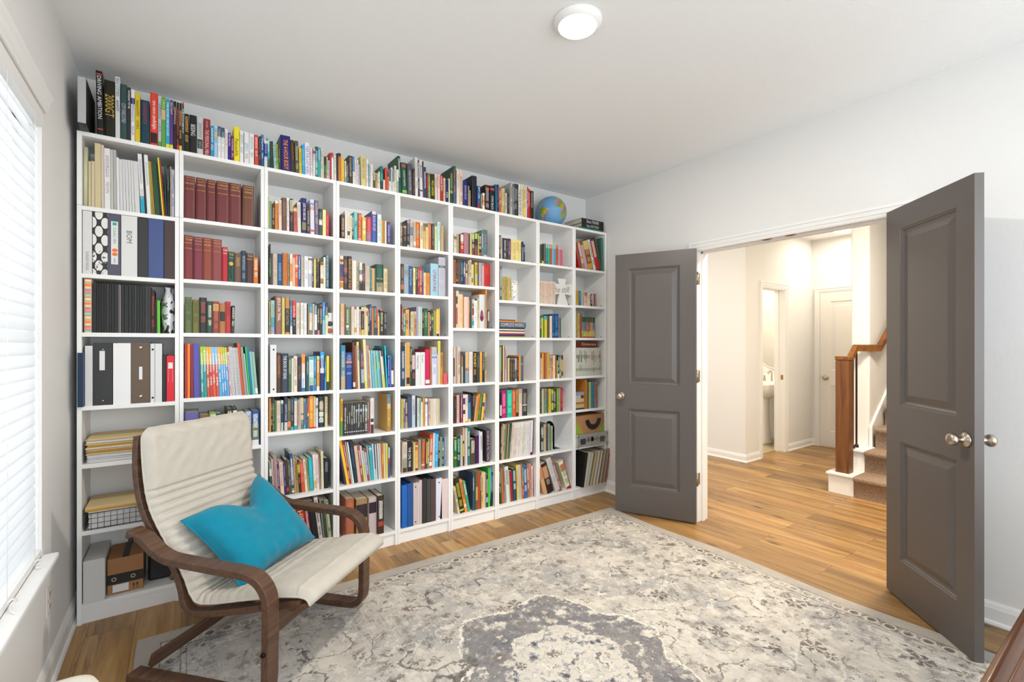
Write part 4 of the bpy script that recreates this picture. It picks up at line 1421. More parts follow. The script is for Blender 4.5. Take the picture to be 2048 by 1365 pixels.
1002 15 188 0 24 dc9 b=.5-.55:446 b=.7-1:577 m=bb8
1019 10 183 0 24 67a b=0-.12:4bc b=.88-1:4bd
1030 7 180 0 24 375 b=.5-1:548 m=79a
1038 10 186 0 24 c56 b=.5-.62:ec4 b=.6-1:486
1049 24 196 0 24 f93 m=fc5
1074 12 191 0 24 dc9 m=ba8
1087 13 183 0 24 dde b=.25-.35:456 m=bba
1103 32 191 0 24 233 b=.2-.42:b85 b=.5-.65:ddc b=.7-.85:bcc
1140 16 186 0 24 dc9 t=332:THE_BIG_OUT_OF_ME u=.03-.52
#3 6
839 13 210 -2.3 40 355 b=0-.2:899 b=.2-.4:ddc
853 8 226 -2.5 40 dba m=986
862 9 236 -2.4 40 a88
872 9 235 -2.6 40 b9a
882 10 193 -2.6 40 635 m=dcc
894 20 198 -2.8 40 ecb t=875:GALILEO'S_WORDS u=.05-.7
915 11 193 -2.7 40 237 m=99b
927 13 211 -2.9 40 432 b=.8-.9:e35 m=643
941 14 200 -3.1 40 554 m=998
956 15 245 -3.3 40 258 b=.34-.78:99b b=.86-.92:c93 b=.92-.97:cdd m=def
972 8 221 -3.2 40 c96
981 14 199 -3.4 40 a84 m=332
996 13 202 -3.6 40 322 b=.15-.4:cc3 m=b73
1010 20 188 -3.9 40 d53 m=e87
1031 14 200 -4.2 40 edb m=876
1046 10 200 -3.9 40 a95
1057 22 206 -3.2 40 2bc b=.93-1:2aa m=3cd
1080 16 221 -2.5 40 edd b=.73-.95:cb7 m=bcb
1097 15 218 -2.6 40 edc m=987
1113 9 216 -2.8 40 a78
1123 15 235 -1.1 40 dda m=bba
1139 27 190 0 40 222 m=889
#3 7
920 24 327 -6 10 b43
946 50 319 -6.3 10 ecb m=643 t=643:COINS_AND u=.2-.6
997 49 312 -6.4 10 b32 t=eca:HISTORY u=.2-.8
1047 20 303 -6.5 10 923 m=ecc
1068 39 296 -6.6 10 222 b=.8-1:b99
1109 22 316 -6.9 10 dcc
1132 9 295 -5.4 10 687
1142 18 290 -5.5 10 444
1161 3 287 -5.6 10 dd4
1164 19 283 -5.3 10 786
#4 1
1233 23 151 0 5 532 m=ba8
1257 14 177 0 5 edd
1272 15 173 0 5 ddb b=.7-.85:443 m=c98
1288 12 154 0 5 edb m=875
1301 11 156 0 5 488 b=.5-1:255
1313 23 180 0 5 5bb b=0-.45:7cc t=133:MK u=.32-.52
1338 24 177 0 5 c42 b=.9-.98:e99 t=fb6:FIRST_LIGHT_BURNING u=.05-.85
1364 27 155 0 5 db4 m=eec
1392 34 162 0 5 c34 b=.6-1:779 m=d56
1427 33 204 0 5 35a b=0-.1:ecc t=dbd:BOOK_OF_LIFE u=.15-.62
1461 3 188 0 5 344
1465 27 190 0 5 dee m=a9a
1493 6 156 0 5 dc4
1500 15 158 0 5 b73
1516 10 153 0 5 eec
1527 6 148 0 5 534
1534 17 150 0 5 44a b=.75-1:326 b=0-.08:425 m=aac
#4 2
1227 20 212 0 6 edb b=.1-.18:c43 b=.25-.62:448 b=.62-.75:c54 b=.78-.95:c83
1248 26 213 0 6 433 b=.35-.47:b44 m=875
1275 24 215 0 6 322 t=da6:SEPARATED_HISTORY_OF_MUSIC u=.08-.97
1300 6 190 0 6 dca
1307 19 190 0 6 eed m=bcc
1327 4 184 0 6 dcb
1332 10 181 0 6 ba8
1343 4 180 0 6 886
1348 18 181 0 6 eed b=.26-.42:38a b=.65-1:333 m=a99
1367 16 178 0 6 433 b=.35-.62:946 m=875
1385 32 164 0 6 cba b=.02-.18:ca9 m=a98
1419 10 155 0 6 5aa b=.85-1:378
1430 17 152 0 6 da5 m=c95
1448 8 154 0 6 355
1457 49 182 0 6 254 b=.5-1:a97 b=.54-.66:243 m=365
1507 26 157 0 6 dc9 m=a85
#4 3
1229 24 199 0 5 dba b=0-.25:cb7 m=c95
1254 8 195 0 5 853
1264 16 175 0 5 385 b=.64-.72:eee b=.74-.88:368
1282 3 180 0 5 ddb
1286 5 178 0 5 321
1292 6 180 0 5 ba7
1299 16 182 0 5 dcb m=c99
1316 13 182 0 5 ddc b=0-.1:953 b=.73-.9:c92 m=ccb
1330 15 182 0 5 edd m=bac
1346 11 168 0 5 cb8
1359 19 182 0 5 323 b=.8-1:db5 b=0-.14:cca t=ba8:Memory_Songs u=.25-.75
1379 10 185 0 5 dca
1390 12 196 0 5 ed9 b=0-.1:433 b=.2-.35:c43 m=cb9
1403 10 196 0 5 332 m=ccb
1414 12 202 0 5 236 b=.05-.15:36b m=cce
1427 14 187 0 5 c73 b=0-.05:b43 m=b73
1443 14 192 0 5 255 m=9cb
1458 9 182 0 5 d66 b=.3-.6:d53 b=.72-1:448
1468 11 168 0 5 333 b=.25-1:eb5
1481 26 171 0 5 332 b=0-.04:e53 m=bb9
1508 21 158 0 5 334 m=998
#4 4
1231 29 281 0 5 689 b=0-.35:28b b=.7-1:ca7 m=bba
1261 42 235 0 5 149 b=.24-.29:f85 hl=* m=ccd
1308 15 298 -1.2 5 632 b=.85-.95:ddd
1325 13 279 -1.6 5 a53
1339 13 303 -1.8 5 dda
1353 8 255 -2 5 336
1362 20 252 -2.2 5 546 b=.3-.45:955 b=.5-.85:abb m=988
1383 17 319 -2.4 5 ed9 b=.85-1:dd4
1401 8 281 -2.6 5 99b
1410 10 278 -2.8 5 e94
1421 7 249 -3 5 ddd
1429 8 248 -3.2 5 2ac
1438 4 248 -3.4 5 dd9
1443 10 247 -3.6 5 3be
1454 4 247 -3.8 5 ccc
1459 5 247 -4 5 dc5
1465 10 247 -4.2 5 2bc
1476 5 247 -4.4 5 ddb
1482 12 246 -4.6 5 3ac b=.3-.5:6c9
1495 5 246 -4.8 5 543
1501 6 246 -5 5 eda
1508 11 244 -5.2 5 ddd b=.65-1:cd4 b=0-.15:447
1520 6 258 -5.3 5 443 b=0-1:554
1527 8 277 -3.1 5 2ce
1536 13 212 -0.4 5 25a b=0-.06:4c5 m=b9c
1550 8 212 0 5 27c
1560 16 132 -0.7 5 426 b=.15-.85:edd
#4 5
1236 14 239 0 30 eb3 b=.6-1:4a4 m=332
1251 7 211 0 30 522
1259 14 209 0 30 333 k=dvd
1274 12 209 0 30 444 k=dvd
1287 14 209 0 30 333 k=dvd
1302 12 209 0 30 444 k=dvd
1315 14 209 0 30 333 k=dvd
1330 14 209 0 30 444 k=dvd
1345 13 210 0 30 333 k=dvd
1359 14 210 0 30 444 k=dvd
1374 14 210 0 30 333 k=dvd
1389 19 209 0 30 444 k=dvd
1409 8 206 0 30 aa9 b=.55-1:b55
1418 3 206 0 30 a34
1422 24 231 0 15 edd b=.58-.68:444 b=.75-1:533 m=cba
1535 23 249 0 12 da4 b=0-.25:28b b=.25-.38:edb b=.85-1:b85 m=a83 tl=1
#4 6
1263 11 262 -9.6 30 435
1275 17 294 -9.8 30 fc2
1293 11 290 -9.5 30 b12
1305 7 276 -8.9 30 cba
1313 9 273 -8 30 dee
1323 22 275 -6.9 30 234 m=457
1347 21 241 -6.7 30 dba m=cb8
1369 14 236 -6.6 30 b43
1385 12 237 -7 30 ccd b=.5-1:cd7
1398 10 203 -6.7 30 ccb
1409 12 212 -6.4 30 b34 b=.1-.8:99b
1422 10 229 -5.7 30 9aa
1433 19 226 -4.7 30 2bb b=.05-.1:eee b=.13-.15:ccc m=499
1453 9 240 -3.9 30 cdf
1463 5 236 -3.9 30 456 b=.7-1:cdd
1469 7 235 -3.3 30 ddd
1477 5 236 -3.3 30 666
1483 6 237 -3 30 eee
1490 6 237 -2.6 30 ccc
1497 5 236 -2.3 30 eee
1503 5 232 -2 30 e74
1509 10 234 -1.7 30 c83 b=.3-.6:ea3
1520 9 232 -1.4 30 edb
1530 16 230 -0.7 30 dc5
1547 13 201 0 30 558 b=0-.35:acc b=.35-.48:b43
#4 7
1266 53 266 0 20 b64 m=c75
1331 74 250 0 20 a85 b=.15-.5:323
1412 54 245 0 20 cbb b=.13-.42:323
1467 42 252 0 5 432 b=.68-.8:b43 m=eee
#5 1
1625 11 162 0 5 765
1637 6 155 0 5 432 m=875
1644 25 161 0 5 332 b=.12-.2:ca8 m=976
1670 21 186 0 5 334 b=0-.12:99b b=.92-1:bbc m=88a
1692 25 195 0 5 cba b=.28-.58:478 m=987
1718 17 178 0 5 ba9 b=.75-.9:ddc
1736 25 182 0 5 d62 b=0-.12:c62 b=.32-.5:2a8 m=e94
1766 23 183 0 5 edb m=742
1790 17 181 0 5 db6 b=0-.3:865 m=b95
1809 17 158 0 5 ec8 m=ca6
1827 5 189 0 5 bca
1833 16 192 0 5 d63 m=e86
1850 5 187 0 5 432
1856 19 188 0 5 544 m=886
1877 20 173 0 5 cda m=ab8
1900 22 206 0 5 cee t=578:Blood_Angel_Men u=.05-.65
1926 20 181 0 5 ca7 m=b96
#5 2
1627 20 202 0 5 432 b=.7-.85:c62 m=988
1648 36 205 0 5 9ab b=.2-.35:a87 m=789
1685 28 193 0 5 258 t=9bd:Blood_and_Thunder u=.1-.7
1715 17 183 0 5 ed9 m=b84
1733 17 191 0 5 443 t=cca:THE_LONG_TRIAL u=.03-.45
1751 13 192 0 5 b33 m=eaa
1765 15 193 0 5 b43 b=.85-1:c33
1781 11 190 0 5 548 m=aac
1793 18 158 0 5 ec8 m=c95
1813 28 158 0 5 d84 m=b63
1842 62 226 0 -1 9cd b=0-1:9cd t=a26:LITERATURE! u=.2-.88 tw=.4 hl=*
1905 55 277 0 -1 bbc b=.21-.27:333 m=aaa
#5 3
1628 5 215 0 5 622
1634 8 202 0 5 a54 b=.6-1:833 m=ecc
1643 16 178 0 5 843 b=.15-1:187
1660 18 180 0 5 ea4 b=.4-.55:975
1679 6 182 0 5 eb9
1686 8 188 0 5 433 b=.75-1:985
1695 7 166 0 5 ba8
1703 10 169 0 5 dda
1714 10 169 0 5 ca8
1725 13 170 0 5 b85 b=0-.3:db8
1739 13 203 0 5 99b
1753 13 204 0 5 ccd b=.5-.9:cc9
1767 15 204 0 5 9ca b=.2-1:bcb
1783 12 192 0 5 323 b=.1-.4:425 m=ba7
1796 28 193 0 5 364 b=0-.04:222 b=.25-.33:a74 m=5a6
1825 15 170 0 5 b86 m=a74
1841 11 178 0 5 332
1853 14 179 0 5 443 b=.25-.35:cb3 m=a93
1868 13 182 0 5 7a7
1882 8 176 0 5 d92
1891 22 193 0 5 ec4 b=.85-.9:ddd b=.9-1:334 m=eb7
1914 5 203 0 5 ecb
1920 5 203 0 5 323
#5 4
1629 27 271 0 5 245 b=.12-.85:257 b=0-.1:332 m=dcb
1657 7 295 0 5 dcb
1665 28 300 0 5 da5 b=.8-.95:422 m=c93
1695 10 271 0 5 253
1707 23 230 0 5 333 b=.08-.5:edd m=c67
1732 36 231 0 5 ddd t=546:Medieval_Fiction u=.1-.5 k=binder
1769 33 231 0 5 ddd t=546:The_Learner u=.06-.32 k=binder
1803 37 251 0 1 d15 b=.85-.95:eee
1842 12 271 0 5 a74 m=c95
1856 39 268 0 5 dde b=0-.2:bbb b=.25-.3:58b m=9ac
1896 5 214 0 5 eed b=0-1:dcc
1902 21 312 0 5 dca b=0-.25:dd4
1924 16 230 0 5 d92 b=0-.02:c71
1941 29 78 0 -5 e56 k=pad
#5 5
1641 17 200 0 35 cb5 m=a94
1659 10 199 0 35 689 b=0-.3:ccc
1670 17 199 0 35 724 b=0-.12:543 b=.78-1:c98
1688 30 214 0 35 457
1719 26 221 0 35 bcd b=0-.3:ddd m=879
1746 10 219 0 35 322
1757 15 201 0 35 cdd m=a99
1773 13 199 0 35 9ba
1787 13 194 0 35 eed b=0-.12:576 m=cbb
1801 14 201 0 35 d92 m=b82
1818 19 193 0 35 eef b=.12-.22:557 m=bbc
1838 5 190 0 35 854
1844 15 190 0 35 dbb
1860 10 189 0 35 dda
1871 10 188 0 35 ecb
1882 9 187 0 35 eed
1892 13 187 0 35 ddd m=bbb
1906 17 186 0 35 dc9
1924 8 185 0 35 cba
#5 6
1645 4 208 0 35 ba8
1650 35 208 0 35 dcb b=.55-.85:998 b=.85-1:533 m=a99
1686 32 211 0 35 222 t=eee:THE_CIVIL_WAR u=.2-.85
1720 9 196 0 35 653
1730 12 196 0 35 dc8
1743 23 195 0 35 eb6 b=0-.28:c43 b=.1-.16:dd8 b=.92-1:443 m=d94
1768 21 214 0 35 a98 m=887
1790 25 213 1.4 35 b63 b=.82-.88:eee m=c75
1816 8 204 1.3 35 723
1825 9 188 1 35 eb4 b=.8-1:545
1835 12 209 1.5 35 6a6
1848 23 241 1.9 35 e52 b=.82-.93:eee
1872 8 247 1.9 35 ddd
1881 9 247 1.7 35 cdc
1891 27 259 1.5 35 3ae b=0-.08:16b m=8cf
1919 11 215 1.3 35 432
1931 8 211 1.1 35 c84
1940 9 210 0.9 35 3bb
1950 13 206 0.7 35 243 b=.35-.45:bb5
1964 9 205 0.5 35 86b
1974 4 204 0.3 35 eee
1976 6 203 0.9 35 5a8
#5 7
1634 39 293 0 8 26b k=binder
1675 39 297 0 8 259 k=binder
1717 32 295 0 8 cbb k=binder q=rings
1750 8 291 0 8 ddd k=binder
1759 22 306 0 8 cbb k=binder
1783 33 314 0 8 333 k=binder
1818 30 305 0 8 444 k=binder
1849 38 300 0 8 544 k=binder
1888 47 296 0 8 dde k=binder q=rings
1920 62 284 3.1 8 dcc k=binder m=888
#6 1
2024 6 134 0 5 997
2031 23 138 0 5 dcb b=.12-.28:432 m=a98
2055 7 139 0 5 ca7
2063 8 140 0 5 9a6
2072 11 142 0 5 343 b=.5-1:434
2084 28 142 0 5 b32 b=0-.35:ecd b=.4-1:c32
2113 42 160 0 5 a78 m=b77
2157 7 159 0 5 353
2165 14 161 0 5 dc8 m=ba6
2180 23 166 0 5 332 b=.01-.28:bb6 b=.55-1:844
2204 28 167 0 5 432 b=0-.25:ac6 b=.55-1:854
2233 8 166 0 5 bc5
2242 21 176 0 5 333 b=0-.06:c33 b=.16-.25:b55 b=.4-.5:c33 b=.6-.68:c33 b=.85-.97:d33
2264 16 198 0 5 588
2281 36 204 0 5 577 b=.93-1:bba m=879
#6 2
2026 22 178 0 5 964 m=654
2049 13 179 0 5 432 b=.8-.88:c82 m=976
2063 17 180 0 5 643 m=864
2081 29 179 0 5 245 m=689
2111 13 181 0 5 537 b=.3-.55:daa
2125 19 177 0 5 443 b=.5-1:a97
2146 13 179 0 5 ba8
2160 17 189 0 5 dba
2178 12 156 0 5 dd8 b=.65-.85:333 m=cc7
2191 7 157 0 5 cc6
2199 7 159 0 5 442
2207 24 175 0 5 db4 b=.5-.8:bb9
2232 7 176 0 5 332
2240 26 176 0 5 bab m=a99
2267 20 178 0 5 caa b=0-.12:888
2288 52 171 0 5 c22 m=c43
#6 3
2026 13 264 0 5 a54
2040 7 264 0 5 565
2048 13 270 0 5 dca b=.15-.35:544 b=.45-.9:b54
2062 7 273 0 5 edd
2070 36 247 0 5 ec9 m=da6
2107 5 223 0 5 b75
2113 38 231 0 5 ecb m=dba
2152 4 232 0 5 ddc
2157 8 211 0 5 b32 b=0-.45:c62
2166 7 211 0 5 343
2174 9 214 0 5 487
2184 15 215 0 5 dcb b=.15-.25:d86 b=.3-.55:b53 b=.75-.9:3ab
2200 29 219 0 5 eee b=0-.05:248 m=bbc
2230 12 227 0 5 dc8
2243 47 256 0 1 ddd p=figure
2292 7 258 0 5 9bc
2300 12 295 0 5 e94
2319 16 145 0 5 557 b=.1-.6:a98
#6 4
2028 10 269 0 6 554 b=.8-1:ccc b=0-.3:ccb
2039 9 270 0 6 dba
2049 4 270 0 6 c76
2054 9 270 0 6 cba
2064 18 269 0 6 dcb
2083 9 229 0 6 643
2093 13 224 0 6 bb9 b=0-.1:634 b=.1-.45:a74
2107 17 209 0 6 335
2125 32 231 0 6 8aa b=0-.5:eb7 b=.52-.61:924 m=ca6
2158 32 232 0 6 edd m=cbb
2191 33 230 0 6 332 t=fc4:MONEY u=.05-.5 m=c84
2225 24 230 0 6 344 m=678
2250 20 231 0 6 ea4 m=d94
2271 21 230 0 6 332 t=dba:DEATH_OF_AMERICA u=.03-.6
2293 18 227 0 6 ba8 b=.15-.6:887 m=776
#6 5
2044 22 194 0 30 433 m=655
2067 12 204 0 30 eba m=a87
2080 9 204 0 30 dba
2090 11 199 0 30 422
2102 11 202 0 30 c37 b=0-.3:b69 b=.5-.65:b69
2114 5 202 0 30 413
2120 19 203 0 30 edb b=.12-.35:447 b=.55-.7:435
2140 22 204 0 30 edc b=.97-1:d43 m=ba9
2164 23 202 0 30 57a b=0-.3:337 b=.3-.85:48b b=.9-1:ec3
2188 7 189 1.4 30 433
2196 16 212 2.6 30 332 b=.1-.3:643 m=984
2213 7 190 8 30 dba
2221 24 203 7.8 30 d82 m=b52
2247 17 201 7.3 30 484 m=7a5
2265 9 196 7.1 30 743
2275 16 202 6.9 30 fc4 b=.33-.48:448
2292 10 199 6.7 30 654
#6 6
2043 26 221 0 30 274 b=0-.04:e92 b=.65-.72:e92 m=cda
2070 26 226 0 30 243 b=.6-1:333 m=8dc
2097 20 227 0 30 bba
2118 11 286 0 30 dba b=.35-.42:322 b=.42-.75:db4 b=.75-1:433
2130 8 282 0 30 ba8
2139 17 281 0 30 dcc
2157 23 281 0 30 286 b=.5-1:277
2181 46 192 0 30 543
2229 28 211 0 30 415
2258 10 244 -0.2 30 dde
2269 21 236 -0.4 30 ddd
2324 35 244 0 35 334 t=daa:SCIENCE_FICTION u=.03-.95 m=b9a
#6 7
2078 17 211 -10.9 30 dca
2096 39 272 -11.1 30 332 b=.9-.94:dd3 m=bb3
2137 22 254 -11.5 30 f93 b=.75-.85:edc
2161 22 236 -10.9 30 4a8
2203 13 285 0 30 457
2217 12 289 0 30 354
2230 17 287 0 30 763 b=.4-.75:ca5
2248 19 284 0 30 b43
2268 10 278 0 30 654
2279 14 276 0 30 eb7
2294 17 275 0 30 ec8
2312 8 268 0 30 89b
2321 17 254 0 30 343 b=.7-.85:9bc
2339 19 303 0 30 4c4
2359 8 298 0 30 6ce
2350 32 262 3.8 30 334 m=99a
#7 1
2428 11 184 0 6 443
2440 14 179 0 6 cba
2456 13 165 0 6 334
2470 19 166 0 6 446 b=.7-.95:765
2490 18 166 0 6 333 m=776
2509 23 168 0 6 434 b=.5-.7:847 b=.7-1:446 m=a8a
2535 17 166 0 6 ec9 m=ba7
2553 28 167 0 6 ed8 m=a95
2582 31 169 0 6 ed8 m=b95
2614 22 168 0 6 ed8 m=b95
2639 22 159 0 6 235 t=ccd:MONTESSORI u=.28-.92
2662 12 140 0 6 246
#7 2
2427 5 271 0 4 d85
2433 16 265 -0.2 4 278
2451 21 183 -0.8 4 ba5 m=875
2473 21 184 -1.1 4 b95 m=875
2495 20 184 -1.4 4 ba5 m=875
2516 28 186 -1.7 4 cb7 m=875
#7 4
2428 8 288 0 4 333 b=.05-1:ccc
2437 11 288 0 4 694 b=.7-1:854
2450 8 288 0 4 332
2459 13 285 0 4 ec9 m=ca6
2473 6 283 0 4 735
2480 12 281 0 4 dbc
2506 15 187 0 4 cc9
2529 21 168 0 4 643 m=865
2551 22 170 0 4 332 m=875
2574 17 185 0 4 bab b=.5-.9:667
2593 17 194 0 4 433 m=876
2612 19 206 0 4 e93
2632 19 203 0 4 268 b=.3-.36:3bd m=578
2652 9 194 0 4 a66
#7 5
2444 17 205 0 24 223 b=.5-.9:ccb
2462 43 215 0 24 b17 m=e8a
2511 53 215 0 24 2b9 m=6db
2565 27 214 0 24 e52 m=f98
2597 29 214 0 24 a84 b=.85-1:322 m=864
2628 32 220 0 24 dcb b=0-.17:c88 m=998
2661 50 215 0 24 333 b=.58-.62:ebc m=998
#7 6
2443 10 283 2.2 18 543 k=mag
2454 10 280 2.8 18 ca8 k=mag
2465 11 276 3.4 18 ba8 k=mag
2477 11 277 4 18 686 k=mag
2489 9 278 4 18 543 k=mag
2499 11 277 4.6 18 a97 k=mag
2512 15 274 5.9 18 354 b=.5-1:475 k=mag
2532 14 281 5.2 18 cba k=mag m=988
2547 14 281 5.2 18 dcb k=mag m=988
2562 15 280 5 18 dcc k=mag m=998
2578 14 280 4.8 18 dcc k=mag m=998
2593 15 280 4.7 18 ddd k=mag m=aaa
2609 14 280 4.5 18 dcc k=mag m=998
2624 14 280 4.3 18 ddc k=mag m=aaa
2639 14 280 4.1 18 ddc k=mag m=aaa
2655 14 280 3.8 18 dcc k=mag m=998
2670 14 280 3.6 18 ddc k=mag m=998
2685 14 279 3.4 18 ddd k=mag m=aaa
2702 16 282 3 18 ddd k=mag m=aaa
2720 15 282 2.7 18 dcd k=mag m=999
2736 18 283 2.5 18 ddd b=.92-1:333 k=mag
2756 8 284 2.1 18 556 b=.85-1:c22 k=mag
#7 7
2452 11 282 -3 30 443
2464 9 280 -3.2 30 675
2474 14 281 -3.4 30 d63
2491 13 282 -2.3 30 998
2511 34 286 -3.7 30 ddd
2546 8 248 -3.9 30 aa4
2555 20 245 -3.3 30 a14
2577 35 258 -2.5 30 156
2613 13 280 -2.4 30 ec3
2627 31 279 -2.4 30 edc k=spiral
2659 11 285 -1.8 30 c83
2671 12 288 -1.8 30 365 b=.5-1:b53
2685 33 270 -2.1 30 26b
2719 21 277 -2.3 30 a73
2741 25 277 -2.5 30 c88 m=a66
2765 17 252 -2.1 30 edc m=976
2774 8 246 0 30 b66
#8 1
2829 17 157 0 6 564 m=332
2848 20 154 0 6 333 b=.85-1:cc5
2869 18 169 0 6 766 k=case
2889 21 169 0 6 287 b=0-.2:9cb k=cb m=5ba
2912 20 170 0 6 3a9 b=0-.2:9cc k=cb
2934 21 171 0 6 b53 b=0-.2:e97 k=cb
2956 21 172 0 6 7bb b=0-.2:ac9 k=cb
2978 21 172 0 6 69b b=0-.2:9cc k=cb
3002 21 173 0 6 d55 b=0-.2:e76 k=cb
3025 19 173 0 6 b99 b=0-.2:cbb k=cb
3045 30 173 0 6 c67 b=0-.2:caa k=cb
#8 2
2832 15 187 0 8 dcb m=b76
2848 16 188 0 8 dca m=b75
2866 15 189 0 8 dcb m=b86
2882 15 188 0 8 ecb m=c87
2898 15 189 0 8 dcb m=b76
2914 15 189 0 8 dca m=b86
2931 15 189 0 8 dcb m=b76
2947 15 190 0 8 ecb m=b86
2964 15 190 0 8 dcb m=a65
2981 15 190 0 8 dcb m=a65
#8 3
2829 14 180 0 6 255 b=.4-.6:a63
2844 19 186 0 6 cc3 b=0-.12:278
2865 9 181 0 6 373
2876 30 182 0 6 dc2 b=0-.18:3ac m=cb5
2907 16 183 0 6 354
2924 10 183 0 6 b68
2936 22 184 0 6 edb m=cba
2959 28 200 0 6 157 b=.78-.92:47a m=46a
2988 41 204 0 6 148 b=.78-.92:47a m=48b
3030 9 182 0 6 a88
3040 15 170 0 6 364
#8 4
2834 17 214 0 8 cba b=0-.2:833 m=a86
2852 16 216 0 8 ea4
2869 18 216 0 8 a43
2888 14 216 0 8 a83
2904 16 213 0 8 d96
2921 15 220 0 8 db4
2937 16 198 0 8 ca8 b=.1-.25:3aa
2955 16 195 0 8 d96
2972 23 195 0 8 edb m=d98
2996 13 192 0 8 854
3011 12 152 0 8 da4
3024 14 197 0 8 333 b=.8-1:eee
3039 21 196 0 8 298
3062 22 197 0 8 da5 b=0-.2:622 b=.7-.9:833
#8 5
2851 16 211 0 30 453 m=787
2868 18 202 0 30 cba
2887 14 204 0 30 a63 b=.4-1:695
2903 15 201 0 30 7a8
2919 13 201 0 30 457
2933 10 200 0 30 e72
2944 26 200 0 30 cc3 m=8a3
2972 23 202 0 30 343 b=.05-.2:dc2 b=.6-.9:cc4
2996 21 200 0 30 353
3018 12 199 0 30 543
3031 25 201 0 30 7a3 m=9b5
3058 10 198 0 30 caa
3069 29 202 0 30 a22 m=c66
#8 6
2874 28 240 0 50 344 b=.2-.4:8aa b=.65-.95:aaa
2903 27 228 0 50 ca8 m=a86
2932 18 205 0 50 354
2951 21 226 0 50 999 m=666
2974 15 206 0 50 694
2990 10 205 0 50 dcc
#8 7
2874 41 258 -16.5 12 da7 m=b63
2922 59 265 -17.9 12 322 b=.1-.5:c85 m=ba8
3002 52 308 -20.2 12 dcc m=8bb
3057 20 275 -20.7 12 a66
3127 55 259 -21.2 12 eec b=.93-1:c22 b=.1-.35:d75 m=396
3171 11 273 -19 12 a46 m=d94
#9 1
3268 16 218 -14.2 6 b22 m=d55
3286 16 205 -14.7 6 465
3306 32 239 -15.7 6 b33 b=0-1:c74
3339 38 213 -15.9 6 447 b=0-1:b9a
3378 64 252 -16.1 6 c93 b=0-.3:cb6 b=.3-.8:742 m=d94
3446 29 275 -16.9 6 ddd
3477 51 286 -16.4 6 b22 b=0-.1:334
3529 15 307 -14 6 dc3 b=0-1:554
3546 29 304 -2.1 6 476
#9 2
3232 29 132 0 6 c92 m=a72
3263 25 129 0 6 179 m=5ab
3290 13 125 0 6 ba9
3304 21 126 0 6 aa9 m=798
3329 39 120 0 6 dba b=0-.25:a65 m=a74
3369 35 115 0 6 dcb m=a86
3405 26 109 0 6 632 b=0-.1:237
3433 9 110 0 6 ddd
3443 12 111 0 6 546
3457 19 115 0 6 c75
#9 3
3230 21 216 0 6 884 m=d94
3253 23 214 0 6 ba5 m=764
3277 20 210 0 6 944
3298 17 187 0 6 988 b=0-.25:253 b=.68-.93:cb5 b=.93-1:a44
3317 17 187 0 6 889 b=0-.25:253 b=.68-.93:cb5 b=.93-1:a44
3335 22 186 0 6 476 b=0-.25:253 b=.68-.93:cb5 b=.93-1:a44
3359 22 186 0 6 c76 b=0-.25:253 b=.68-.93:cb5 b=.93-1:a44
3382 18 186 0 6 777 b=0-.25:253 b=.68-.93:cb5 b=.93-1:a44
3402 24 186 0 6 d85 b=0-.25:253 b=.68-.93:cb5 b=.93-1:a44
3427 34 186 0 6 999 b=0-.25:253 b=.68-.93:cb5 b=.93-1:a44
#9 4
3231 17 251 0 6 ccb b=.25-.37:b87 b=.72-.82:aa9
3249 17 251 0 6 ccb b=.25-.5:788 b=.72-.82:aa9
3267 17 251 0 6 ccb b=.25-.37:bb8 b=.72-.82:aa9
3285 17 251 0 6 ccb b=.25-.5:8aa b=.72-.82:aa9
3304 17 251 0 6 ccb b=.25-.37:b99 b=.72-.82:aa9
3322 17 251 0 6 ccb b=.25-.37:aa9 b=.72-.82:aa9
3341 17 251 0 6 ccb b=.25-.4:999 b=.72-.82:aa9
3359 17 250 0 6 ccb b=.25-.37:99a b=.72-.82:aa9
3378 17 250 0 6 ccb b=.25-.4:ba8 b=.72-.82:aa9
3397 17 250 0 6 ccb b=.25-.37:ca9 b=.72-.82:aa9
3416 18 250 0 6 ccb b=.25-.45:caa b=.72-.82:aa9
3435 18 250 0 6 ccb b=.25-.37:9b9 b=.72-.82:aa9
3454 18 250 0 6 ccb b=.25-.5:aaa b=.72-.82:aa9
3473 18 250 0 6 ccb b=.25-.45:db9 b=.72-.82:aa9
3492 18 250 0 6 ccb b=.25-.4:c98 b=.72-.82:aa9
3512 18 250 0 6 ccb b=.25-.37:b88 b=.72-.82:aa9
#9 5
3343 19 259 0 8 c72
3367 25 238 0 12 476 m=365
3393 24 238 0 12 cb5 m=a94
3419 35 238 0 12 38a m=367
3457 40 238 0 12 976 m=754
#9 7
3260 29 303 9.5 -30 222 k=record
3290 17 300 13 -30 cca k=record
3309 17 297 13.2 -30 aab k=record
3327 14 296 13.3 -30 dc9 k=record
3343 17 298 14.1 -30 776 k=record
3361 17 298 14.2 -30 cb8 k=record
3380 19 298 13.9 -30 b86 k=record
3401 16 298 13.6 -30 ddc k=record
3418 19 297 13.6 -30 898 k=record
3439 17 295 13.3 -30 ddd k=record
3458 19 294 13 -30 864 k=record
3479 19 294 12.7 -30 ca8 k=record
3500 19 294 12.4 -30 776 k=record
3521 20 301 12.1 -30 998 k=record
3542 20 304 12 -30 a54 k=record
'''
